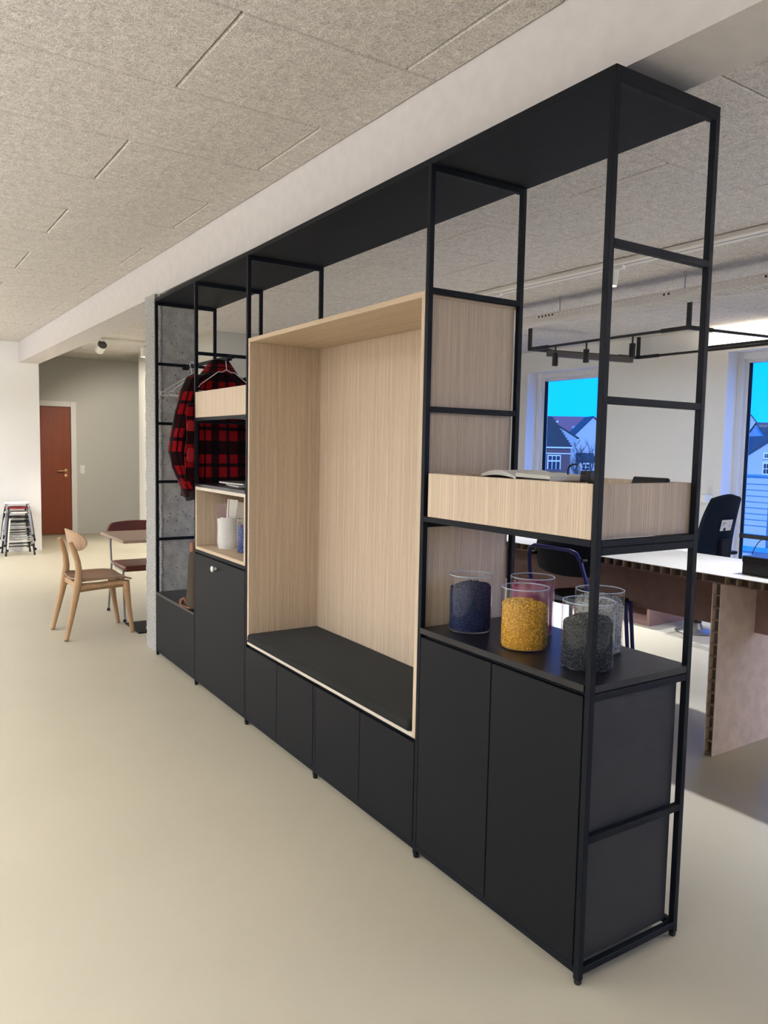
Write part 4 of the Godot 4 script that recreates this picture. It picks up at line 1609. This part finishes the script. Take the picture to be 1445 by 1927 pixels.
func cafe_table() -> void:
	var t := thing("cafe_table", "small brown-topped table on a black steel base behind the wooden chair", "table", Vector3(-5.03, 0, -0.38))
	var m := MB.new()
	m.box(Vector3(0, 0.735, 0), Vector3(0.70, 0.024, 0.72), 0.002)
	obj("tabletop", m, M.table_top, t)
	m = MB.new()
	m.box(Vector3(0.17, 0.006, 0.01), Vector3(0.40, 0.012, 0.48), 0.003)
	obj("base_plate", m, M.steel, t)
	m = MB.new()
	m.box(Vector3(0.20, 0.367, -0.06), Vector3(0.07, 0.71, 0.07), 0.004)
	obj("pedestal", m, M.steel, t)
	m = MB.new()
	m.box(Vector3(0.10, 0.7115, -0.06), Vector3(0.40, 0.022, 0.06), 0.003)
	obj("bearer", m, M.steel, t)

func leather_chair() -> void:
	var t := thing("leather_chair", "chair with reddish brown leather seat and back on grey tubes, behind the brown table", "chair", Vector3(-5.40, 0, -0.385))
	# local: the sitter looks along +x
	var m := MB.new()
	m.sheet(func(u, w):
		var z: float = u * sqrt(1.0 - 0.30 * w * w)
		var y: float = w * sqrt(1.0 - 0.30 * u * u)
		return Vector3(-0.235 + 0.07 * z * z, 0.735 + y * 0.075, z * 0.26), 22, 10, 0.022)
	obj("backrest", m, M.leather, t)
	m = MB.new()
	m.pillow(Vector3(0, 0.44, 0), Vector3(0.44, 0.05, 0.44), 0.022, func(p): return Vector3(p.x * (1.0 - 0.5 * p.z * p.z), p.y - 0.06 * p.x * p.x, p.z * (1.0 - 0.5 * p.x * p.x)))
	obj("seat", m, M.leather, t)
	for s in [-1.0, 1.0]:
		m = MB.new()
		m.tube([Vector3(-0.255, 0.72, 0.21 * s), Vector3(-0.25, 0.60, 0.215 * s), Vector3(-0.225, 0.46, 0.215 * s), Vector3(-0.10, 0.415, 0.21 * s), Vector3(0.14, 0.41, 0.20 * s)], 0.0095, 10)
		obj("side_tube", m, M.grey_steel, t)
		for e in [[-0.215, 0.45, -0.255], [0.15, 0.42, 0.27]]:
			m = MB.new()
			m.tube([Vector3(e[0], e[1], 0.213 * s), Vector3(e[2], 0.01, 0.235 * s)], 0.0095, 10)
			obj("leg", m, M.grey_steel, t)
			m = MB.new()
			m.lathe([Vector2(0, 0), Vector2(0.014, 0), Vector2(0.014, 0.02), Vector2(0.010, 0.024)], 12, Vector3(e[2], 0, 0.235 * s))
			obj("foot", m, M.rubber, t)
		m = MB.new()
		m.lathe([Vector2(0, 0), Vector2(0.013, 0), Vector2(0.013, 0.006), Vector2(0, 0.007)], 14, Vector3(-0.222 + 0.045, 0.70, 0.20 * s), Basis(Vector3.BACK, -PI / 2))
		obj("stud", m, M.grey_steel, t)

func stools() -> void:
	var kinds := [
		["black-framed stool at the bottom of the stack by the white wall", M.black_gloss, M.black_gloss],
		["white-framed stool with a dark seat, second from the bottom of the stack", M.tube_white, M.black_gloss],
		["grey-framed stool with a pale seat, in the middle of the stack", M.tube_grey, M.white_matt],
		["black-framed stool with a red seat, second from the top of the stack", M.black_gloss, M.red_seat],
		["grey-framed stool with a white seat, topmost of the stack", M.tube_grey, M.white]]
	for k in 5:
		var t := thing("stacking_stool", kinds[k][0], "stool", Vector3(-9.78 - 0.005 * k, 0.061 * k, -0.03), [0.0, 0.10, -0.06, 0.05, -0.08][k], "stools stacked by the white wall")
		var h := 0.45
		var m := MB.new()
		m.lathe([Vector2(0, h - 0.022), Vector2(0.148, h - 0.022), Vector2(0.158, h - 0.016), Vector2(0.158, h - 0.006), Vector2(0.152, h), Vector2(0, h)], 36)
		obj("seat", m, kinds[k][2], t)
		for s in [-1.0, 1.0]:
			m = MB.new()
			var z0: float = 0.125 * s
			m.tube([Vector3(-0.172, 0.008, 0.172 * s), Vector3(-0.150, 0.23, 0.15 * s), Vector3(-0.136, 0.38, 0.132 * s), Vector3(-0.126, 0.412, z0), Vector3(-0.10, 0.426, z0), Vector3(0.10, 0.426, z0), Vector3(0.126, 0.412, z0), Vector3(0.136, 0.38, 0.132 * s), Vector3(0.150, 0.23, 0.15 * s), Vector3(0.172, 0.008, 0.172 * s)], 0.011, 10)
			obj("leg_hoop", m, kinds[k][1], t)
			for e in [-1.0, 1.0]:
				m = MB.new()
				m.lathe([Vector2(0, 0), Vector2(0.013, 0), Vector2(0.013, 0.03), Vector2(0.011, 0.032)], 12, Vector3(0.172 * e, 0, 0.172 * s))
				obj("foot", m, M.rubber, t)
		m = MB.new()
		var q := 0.160
		m.tube([Vector3(0, 0.125, -q), Vector3(q, 0.125, -q), Vector3(q, 0.125, q), Vector3(-q, 0.125, q), Vector3(-q, 0.125, -q), Vector3(0, 0.125, -q)], 0.008, 8)
		obj("foot_ring", m, kinds[k][1], t)

func desk() -> void:
	var t := thing("cardboard_desk", "long standing-height honeycomb cardboard desk with a white top", "desk", Vector3(-0.81, 0, -1.84))
	# local z = 0 is the edge towards the shelving
	var xa := -2.3
	var xb := 1.15
	var d := -0.66
	var m := MB.new()
	m.slab(Vector3(xa, 0.911, d), Vector3(xb, 0.915, 0), 0.0008)
	obj("top_sheet", m, M.desk_top, t)
	m = MB.new()
	m.slab(Vector3(xa, 0.872, d), Vector3(xb, 0.876, 0), 0.0008)
	obj("lower_sheet", m, M.kraft_shaded, t)
	m = MB.new()
	m.slab(Vector3(xa, 0.876, d), Vector3(xb, 0.911, -0.045))
	obj("core", m, M.cell, t)
	m = MB.new()
	m.box(Vector3.ZERO, Vector3(0.003, 0.035, 0.045))
	var web := m.made()
	var k := 0
	while true:
		var x := xa + 0.004 + 0.0615 * k
		if x > xb:
			break
		if absf(x) > 0.035:
			var p := inst("core_web", web, M.cell_edge, t)
			p.position = Vector3(x, 0.8935, -0.0226)
		k += 1
	for lx in [-2.05, 0.0, 1.1]:
		m = MB.new()
		m.slab(Vector3(lx - 0.0195, 0.001, d + 0.06), Vector3(lx + 0.0195, 0.8715, -0.035))
		var leg := obj("leg", m, M.kraft, t)
		for s in [-0.0215, 0.0215]:
			m = MB.new()
			m.slab(Vector3(lx + s - 0.002, 0, d + 0.06), Vector3(lx + s + 0.002, 0.8715, 0), 0.0008)
			obj("face_sheet", m, M.kraft, leg)
		if lx == 0.0:
			m = MB.new()
			m.box(Vector3.ZERO, Vector3(0.039, 0.003, 0.035))
			var lw := m.made()
			for i in 15:
				var p := inst("core_web", lw, M.cell_edge, leg)
				p.position = Vector3(lx, 0.012 + i * 0.0615, -0.0176)
			m = MB.new()
			m.slab(Vector3(-0.0195, 0.001, -0.040), Vector3(0.0195, 0.871, -0.0345))
			obj("core", m, M.cell, leg)
	for e in [[-2.0265, -0.0235], [0.0235, 1.0765]]:
		m = MB.new()
		m.slab(Vector3(e[0], 0.594, -0.345), Vector3(e[1], 0.872, -0.315), 0.001)
		obj("modesty_panel", m, M.kraft_shaded, t)

func office_things() -> void:
	# low open cardboard cabinet standing on the floor beyond the desk
	var t := thing("low_cabinet", "low brown open-fronted cardboard cabinet on the floor beyond the desk", "cabinet", Vector3(-3.25, 0, -4.25))
	var m := MB.new()
	for e in [[-0.45, -0.42], [0.42, 0.45]]:
		m = MB.new()
		m.slab(Vector3(e[0], 0, -0.30), Vector3(e[1], 0.45, 0.25), 0.002)
		obj("side_panel", m, M.kraft_shaded, t)
	m = MB.new()
	m.slab(Vector3(-0.42, 0.0, -0.30), Vector3(0.42, 0.035, 0.25), 0.002)
	obj("bottom_panel", m, M.kraft_shaded, t)
	m = MB.new()
	m.slab(Vector3(-0.42, 0.42, -0.30), Vector3(0.42, 0.45, 0.25), 0.002)
	obj("top_panel", m, M.kraft_shaded, t)
	m = MB.new()
	m.slab(Vector3(-0.42, 0.035, -0.30), Vector3(0.42, 0.42, -0.28))
	obj("back_panel", m, M.kraft_shaded, t)
	# black box with a cable on the desk
	t = thing("black_carton", "flat black box lying on the white desk at the right edge", "box", Vector3(-0.775, 0.915, -1.99))
	m = MB.new()
	m.slab(Vector3(0.0, 0, -0.30), Vector3(0.42, 0.085, 0.0), 0.003)
	obj("body", m, M.black_gloss, t)
	m = MB.new()
	m.slab(Vector3(-0.002, 0.06, -0.302), Vector3(0.422, 0.092, 0.002), 0.003)
	obj("lid", m, M.black_gloss, t)
	t = thing("cable", "thin dark cable rising in an arc behind the black box on the desk", "cable", Vector3(-0.96, 0.915, -2.40))
	m = MB.new()
	var path := []
	for i in 17:
		var f := i / 16.0
		path.append(Vector3(0.0 + 0.05 * f + 0.14 * f * f * f, 0.003 + 0.165 * sin(PI * (0.15 + 0.85 * f) * 0.62 - 0.28), 0.03 - 0.02 * f))
	path.append(Vector3(0.25, 0.12, 0.02))
	path.append(Vector3(0.29, 0.004, 0.03))
	m.tube(path, 0.0025, 7)
	obj("cord", m, M.black_gloss, t)
	office_chair()
	counter_chair()

func office_chair() -> void:
	var t := thing("office_chair", "dark navy swivel office chair with a white card on its back", "chair", Vector3(-2.42, 0, -4.2), 0.0)
	# local: the sitter looks along -x; the back leans towards +x
	var m := MB.new()
	m.sheet(func(u, w):
		var z: float = u * sqrt(1.0 - 0.28 * w * w * (1.0 if w > 0 else 0.5))
		var y: float = w * sqrt(1.0 - 0.22 * u * u)
		return Vector3(0.13 + 0.05 * y - 0.055 * z * z + 0.02 * y * y, 0.885 + y * 0.295, z * (0.225 - 0.015 * y)), 24, 20, 0.045)
	var back := obj("backrest", m, M.navy_cloth, t)
	m = MB.new()
	m.sheet(func(u, w): return Vector3(0.158 + 0.0 * w, 0.735 + w * 0.08, u * 0.05), 4, 6, 0.03)
	obj("back_bracket", m, M.navy, t)
	m = MB.new()
	m.sheet(func(u, w):
		return Vector3(0.1665 + 0.008 * w, 0.93 + w * 0.045, u * 0.075), 6, 4, 0.003)
	var card := obj("card", m, M.card, t)
	card.set_meta("label", "white printed card on the chair back")
	m = MB.new()
	for e in [[0.94, 0.052, 0.02, 0.008], [0.925, 0.058, 0.04, 0.005], [0.918, -0.055, -0.035, 0.003]]:
		m.box(Vector3(0.1685 + (e[0] + 0.008 - 0.93) * 0.178, e[0] + 0.008, (e[1] + e[2]) / 2), Vector3(0.001, e[3], absf(e[1] - e[2])))
	obj("print", m, M.lamp_grey, t)
	m = MB.new()
	m.box(Vector3(0.160, 0.897, 0.02), Vector3(0.016, 0.026, 0.022), 0.002)
	obj("notch_lever", m, M.black_gloss, t)
	m = MB.new()
	m.pillow(Vector3(-0.08, 0.49, 0), Vector3(0.46, 0.07, 0.48), 0.03)
	obj("seat", m, M.navy_cloth, t)
	for s in [-1.0, 1.0]:
		m = MB.new()
		m.tube([Vector3(-0.02, 0.47, 0.22 * s), Vector3(-0.02, 0.50, 0.28 * s), Vector3(-0.02, 0.66, 0.285 * s)], 0.018, 10, 1.6, 0.7)
		obj("arm_post", m, M.navy, t)
		m = MB.new()
		m.pillow(Vector3(-0.04, 0.675, 0.285 * s), Vector3(0.25, 0.03, 0.08), 0.013)
		obj("armrest", m, M.navy, t)
	m = MB.new()
	m.lathe([Vector2(0.05, 0.46), Vector2(0.05, 0.42), Vector2(0.026, 0.40), Vector2(0.026, 0.25), Vector2(0.04, 0.22), Vector2(0.045, 0.08), Vector2(0.0, 0.07)], 20, Vector3(-0.06, 0, 0))
	obj("gas_column", m, M.black_gloss, t)
	m = MB.new()
	m.lathe([Vector2(0, 0), Vector2(0.165, 0), Vector2(0.17, 0.006), Vector2(0.165, 0.012), Vector2(0.06, 0.03), Vector2(0.04, 0.08)], 40, Vector3(-0.06, 0, 0))
	obj("base_plate", m, M.grey_steel, t)
	back.set_meta("label", "tall curved mesh backrest")

func counter_chair() -> void:
	var t := thing("counter_chair", "dark navy counter chair on blue steel tubes, standing behind the glass jars", "chair", Vector3(-1.645, 0, -1.62))
	# local: the sitter looks along -z at the desk
	var m := MB.new()
	m.sheet(func(u, w):
		var x: float = u * sqrt(1.0 - 0.22 * w * w)
		var y: float = w * sqrt(1.0 - 0.30 * u * u)
		return Vector3(x * 0.235, 0.905 + y * 0.098, 0.0 - 0.06 * x * x + 0.012 * y), 26, 14, 0.014)
	obj("backrest", m, M.navy, t)
	m = MB.new()
	var hoop := [Vector3(-0.215, 0.66, -0.02), Vector3(-0.215, 0.80, 0.015), Vector3(-0.213, 0.90, 0.028), Vector3(-0.200, 0.945, 0.032), Vector3(-0.165, 0.962, 0.034), Vector3(0.10, 0.962, 0.034), Vector3(0.150, 0.95, 0.032), Vector3(0.180, 0.915, 0.030), Vector3(0.210, 0.81, 0.015), Vector3(0.215, 0.74, 0.005), Vector3(0.215, 0.66, -0.02)]
	m.tube(hoop, 0.0115, 12)
	obj("back_hoop", m, M.blue_tube, t)
	for s in [-1.0, 1.0]:
		m = MB.new()
		m.lathe([Vector2(0, -0.02), Vector2(0.012, -0.02), Vector2(0.012, 0.02), Vector2(0, 0.02)], 12, Vector3(0.19 * s, 0.915, 0.015), Basis(Vector3.RIGHT, PI / 2))
		obj("bolt", m, M.black_gloss, t)
	m = MB.new()
	m.sheet(func(u, w):
		var x: float = u * sqrt(1.0 - 0.25 * w * w)
		var z: float = w * sqrt(1.0 - 0.25 * u * u)
		return Vector3(x * 0.215, 0.668 - 0.012 * (1.0 - x * x), -0.205 + z * 0.205), 20, 20, 0.016)
	obj("seat", m, M.navy, t)
	for s in [-1.0, 1.0]:
		m = MB.new()
		m.tube([Vector3(0.215 * s, 0.665, -0.02), Vector3(0.223 * s, 0.30, 0.035), Vector3(0.228 * s, 0.01, 0.06)], 0.0115, 10)
		obj("back_leg", m, M.blue_tube, t)
		for e in [-0.33, -0.375]:
			m = MB.new()
			m.tube([Vector3(0.205 * s, 0.655, e), Vector3(0.224 * s, 0.72, e + 0.01) if false else Vector3(0.214 * s, 0.42, e - 0.02), Vector3(0.232 * s, 0.01, e - 0.06)], 0.0115, 10)
			obj("front_leg", m, M.blue_tube, t)
		m = MB.new()
		m.tube([Vector3(0.225 * s, 0.22, 0.04), Vector3(0.224 * s, 0.22, -0.40)], 0.006, 8)
		obj("side_stretcher", m, M.blue_tube, t)
	for z in [0.04, -0.40]:
		m = MB.new()
		m.tube([Vector3(-0.224, 0.22, z), Vector3(0.224, 0.22, z)], 0.006, 8)
		obj("foot_bar", m, M.blue_tube, t)
	m = MB.new()
	m.tube([Vector3(-0.21, 0.652, -0.02), Vector3(-0.205, 0.650, -0.37), Vector3(0.205, 0.650, -0.37), Vector3(0.21, 0.652, -0.02)], 0.010, 10)
	obj("seat_frame", m, M.blue_tube, t)

# ---------------------------------------------------------------- outside

func gable_house(called: String, label: String, c: Vector3, w: float, d: float, eave: float, ridge: float, along_x: bool, wall: Material, roof: Material, windows: Array, turn := 0.98) -> Node3D:
	# c: middle of the footprint at street level; windows: [x, y, w, h] on the face towards us
	var t := thing(called, label, "house", c, turn)
	var m := MB.new()
	var g: float = (d if along_x else w) / 2.0
	var L: float = w if along_x else d
	var B := Basis(Vector3.FORWARD, Vector3.UP, Vector3.RIGHT) if along_x else Basis.IDENTITY
	m.prism([Vector2(-g, 0), Vector2(g, 0), Vector2(g, eave), Vector2(0, ridge), Vector2(-g, eave)], L, B * Vector3(0, 0, -L / 2), B)
	obj("walls", m, wall, t)
	for s in [-1.0, 1.0]:
		m = MB.new()
		var o := 0.25
		var sl := (ridge - eave) / g
		m.prism([Vector2(0, ridge + 0.14), Vector2(0, ridge + 0.01), Vector2(s * (g + o), eave - sl * o + 0.01), Vector2(s * (g + o), eave - sl * o + 0.14)], L + 0.3, B * Vector3(0, 0, -L / 2 - 0.15), B)
		obj("roof", m, roof, t)
	for e in windows:
		m = MB.new()
		m.box(Vector3(e[0], e[1], d / 2 + 0.02), Vector3(e[2] + 0.24, e[3] + 0.24, 0.10), 0.01)
		var f := obj("window", m, M.out_frame, t)
		for k in 2:
			for q in [-1, 1]:
				m = MB.new()
				m.box(Vector3(e[0] + q * e[2] * 0.26, e[1] + (0.24 if k else -0.24) * e[3], d / 2 + 0.075), Vector3(e[2] * 0.42, e[3] * 0.40, 0.02))
				obj("pane", m, M.out_glass, f)
	return t

func outside() -> void:
	M.out_glass = plain(Color(0.16, 0.20, 0.26), 0.1)
	M.out_frame = plain(Color(0.80, 0.80, 0.80), 0.6)
	var slate := make_mottled(Color(0.30, 0.34, 0.36), 0.6, 0.08, 0.8, 0.6)
	var redtile := make_mottled(Color(0.58, 0.40, 0.42), 0.4, 0.1, 0.85, 0.8)
	var brick := make_mottled(Color(0.52, 0.42, 0.42), 0.55, 0.12, 0.9, 1.2)
	var render_white := plain(Color(0.66, 0.68, 0.70), 0.9)
	var render_pale := plain(Color(0.58, 0.62, 0.64), 0.9)
	var m := MB.new()
	m.slab(Vector3(-110, -7.4, -130), Vector3(60, -7.0, -6.3))
	struct("ground", m, plain(Color(0.45, 0.47, 0.48), 0.9), "grey street and yards far below the windows").name = "ground"
	# brick house with a steep slate roof (window on the left)
	var t := thing("brick_house", "brick house with a steep slate roof outside the left window", "house", Vector3(-58.6, -7, -58.5), 0.98)
	m = MB.new()
	m.box(Vector3(0, 4.4, 0), Vector3(5.7, 8.8, 6.0))
	obj("walls", m, brick, t)
	m = MB.new()
	m.box(Vector3(0, 8.86, 0), Vector3(5.95, 0.16, 6.3), 0.04)
	obj("eaves_board", m, M.out_frame, t)
	m = MB.new()
	m.box(Vector3(0, 8.25, 0), Vector3(5.8, 0.12, 6.1), 0.03)
	obj("cornice", m, M.out_frame, t)
	m = MB.new()
	m.prism([Vector2(-2.95, 8.94), Vector2(2.95, 8.94), Vector2(0.75, 12.05), Vector2(0.35, 12.05)], 6.2, Vector3(0, 0, -3.1))
	obj("roof", m, slate, t)
	for k in 12:
		m = MB.new()
		m.box(Vector3(2.9 - 0.18 * k, 9.08 + 0.255 * k, 3.02), Vector3(0.13, 0.17, 0.16), 0.02)
		obj("roof_trim", m, slate, t)
	m = MB.new()
	m.box(Vector3(1.17, 7.35, 3.0), Vector3(1.4, 1.5, 0.12), 0.02)
	var f := obj("window", m, M.out_frame, t)
	for k in 3:
		for q in [0, 1]:
			m = MB.new()
			m.box(Vector3(1.17 + (k - 1) * 0.42, 7.78 if q else 7.02, 3.07), Vector3(0.34, 0.42 if q else 0.78, 0.03))
			obj("pane", m, M.out_glass, f)
	gable_house("annex_house", "pale rendered annex with a dark sloping roof right of the brick house", Vector3(-67.0, -7, -68.4), 6.0, 6.0, 10.15, 11.9, false, render_pale, slate, [])
	t = gable_house("red_roofed_house", "long house with a reddish tiled roof beyond the slate one", Vector3(-79.5, -7, -85.6), 8.0, 9.0, 10.0, 13.55, true, render_white, redtile, [])
	m = MB.new()
	m.box(Vector3(0.7, 11.3, 3.0), Vector3(1.2, 1.7, 2.2), 0.03)
	var dm := obj("dormer", m, M.out_frame, t)
	for q in [-1, 1]:
		m = MB.new()
		m.box(Vector3(0.7 + q * 0.27, 11.35, 4.12), Vector3(0.38, 1.05, 0.03))
		obj("pane", m, M.out_glass, dm)
	for e in [[-1.9, 12.75], [1.9, 12.85]]:
		m = MB.new()
		m.box(Vector3(e[0], e[1], (13.55 - e[1]) / 3.55 * 4.5), Vector3(0.25, 0.45, 0.5), 0.02, Basis(Vector3.BACK, -0.6))
		obj("roof_light", m, M.out_frame, t)
	gable_house("pale_gable_house", "pale gable wall standing right of the red roof, behind the bare tree", Vector3(-67.5, -7, -76.5), 4.56, 4.0, 10.6, 12.9, false, render_white, slate, [])
	gable_house("garden_shed", "small dark-roofed shed under the bare tree", Vector3(-64.4, -7, -72.4), 1.9, 2.4, 7.45, 8.2, true, render_pale, slate, [[-0.1, 6.6, 0.9, 0.8]])
	bare_tree()
	# seen through the window on the right
	gable_house("far_house", "pale gabled house farthest off outside the right window", Vector3(-73.4, -7, -120.0), 6.6, 8.0, 10.9, 14.9, false, render_white, slate, [])
	gable_house("dark_roofed_house", "house with a broad dark slate roof outside the right window", Vector3(-56.5, -7, -101.9), 6.0, 6.0, 10.75, 12.8, true, render_white, slate, [])
	gable_house("low_red_house", "low house with a red tiled roof behind the white one", Vector3(-47.0, -7, -79.7), 2.6, 4.0, 8.2, 9.75, true, render_white, redtile, [])
	gable_house("white_house", "white gabled house with small square windows, nearest outside the right window", Vector3(-34.2, -7, -58.9), 4.7, 6.0, 8.33, 9.9, false, render_white, slate, [[-0.66, 8.45, 0.30, 0.30], [-0.62, 7.45, 0.42, 0.85], [0.62, 7.45, 0.42, 0.85]])
	balcony()

func bare_tree() -> void:
	var t := thing("bare_tree", "leafless tree spreading its twigs outside the left window", "tree", Vector3(-58.7, -7, -67.2))
	var m := MB.new()
	branch(m, Vector3.ZERO, Vector3(0.02, 1, 0), 7.4, 0.17, 0)
	obj("branches", m, plain(Color(0.25, 0.25, 0.27), 0.9), t)

func branch(m: MB, a: Vector3, d: Vector3, length: float, r: float, level: int) -> void:
	var path := [a]
	var rad := [r]
	var p := a
	var dir := d.normalized()
	for i in 4:
		p += dir * length / 4.0
		dir = (dir + Vector3(rng.randf_range(-0.18, 0.18), rng.randf_range(-0.02, 0.16), rng.randf_range(-0.18, 0.18))).normalized()
		path.append(p)
		rad.append(r * (1.0 - 0.14 * (i + 1)))
	m.tube(path, rad, 5 if level > 1 else 7)
	if level >= 4:
		return
	for k in (5 if level == 0 else 4):
		var f := rng.randf_range(0.45, 1.0)
		var at: Vector3 = path[clampi(int(f * 4.0), 1, 4)]
		var a2 := rng.randf() * TAU
		var out := Vector3(cos(a2), rng.randf_range(0.3, 1.2), sin(a2))
		branch(m, at, dir * 0.5 + out * 0.8, length * rng.randf_range(0.42, 0.6), r * 0.5, level + 1)

func balcony() -> void:
	var t := thing("balcony", "white balcony with a slim horizontal-bar railing outside the right window", "balcony", Vector3(-3.6, 0, -6.9))
	var m := MB.new()
	m.slab(Vector3(-2.2, -0.12, -1.2), Vector3(2.6, 0.0, 0.60), 0.01)
	obj("slab", m, plain(Color(0.55, 0.57, 0.58), 0.85), t)
	for k in 9:
		m = MB.new()
		var y := 1.225 - 0.072 * k if k > 0 else 1.25
		m.tube([Vector3(-2.2, y, -0.42), Vector3(2.6, y, -0.42)], 0.022 if k == 0 else 0.006, 8)
		obj("railing_bar", m, M.out_frame, t)
	for x in [-2.1, -1.1, -0.08, 0.9, 1.9]:
		m = MB.new()
		m.box(Vector3(x, 0.63, -0.45), Vector3(0.04, 1.26, 0.012), 0.002)
		obj("railing_post", m, M.out_frame, t)
	t = thing("balcony_bench", "slatted white bench on the balcony outside the right window", "bench", Vector3(-3.62, 0, -6.75))
	for k in 5:
		m = MB.new()
		m.box(Vector3(0, 0.42 + 0.0 * k, -0.20 + 0.085 * k), Vector3(1.5, 0.03, 0.07), 0.004)
		obj("slat", m, M.out_frame, t)
	for s in [-0.6, 0.6]:
		m = MB.new()
		m.box(Vector3(s, 0.205, -0.03), Vector3(0.05, 0.41, 0.40), 0.004)
		obj("leg", m, M.out_frame, t)

func _ready() -> void:
	eye()
	surroundings()
	materials()
	M.grain = plain(Color.WHITE, 0.9, 0.0, 0.2)
	M.grain.vertex_color_use_as_albedo = true
	lights()
	room()
	column()
	shelving()
	cabinets()
	oak_things()
	desk()
	wood_chair()
	cafe_table()
	leather_chair()
	stools()
	office_things()
	ceiling_lamps()
	wall_fittings()
	jacket()
	hangers()
	bag()
	small_things()
	outside()
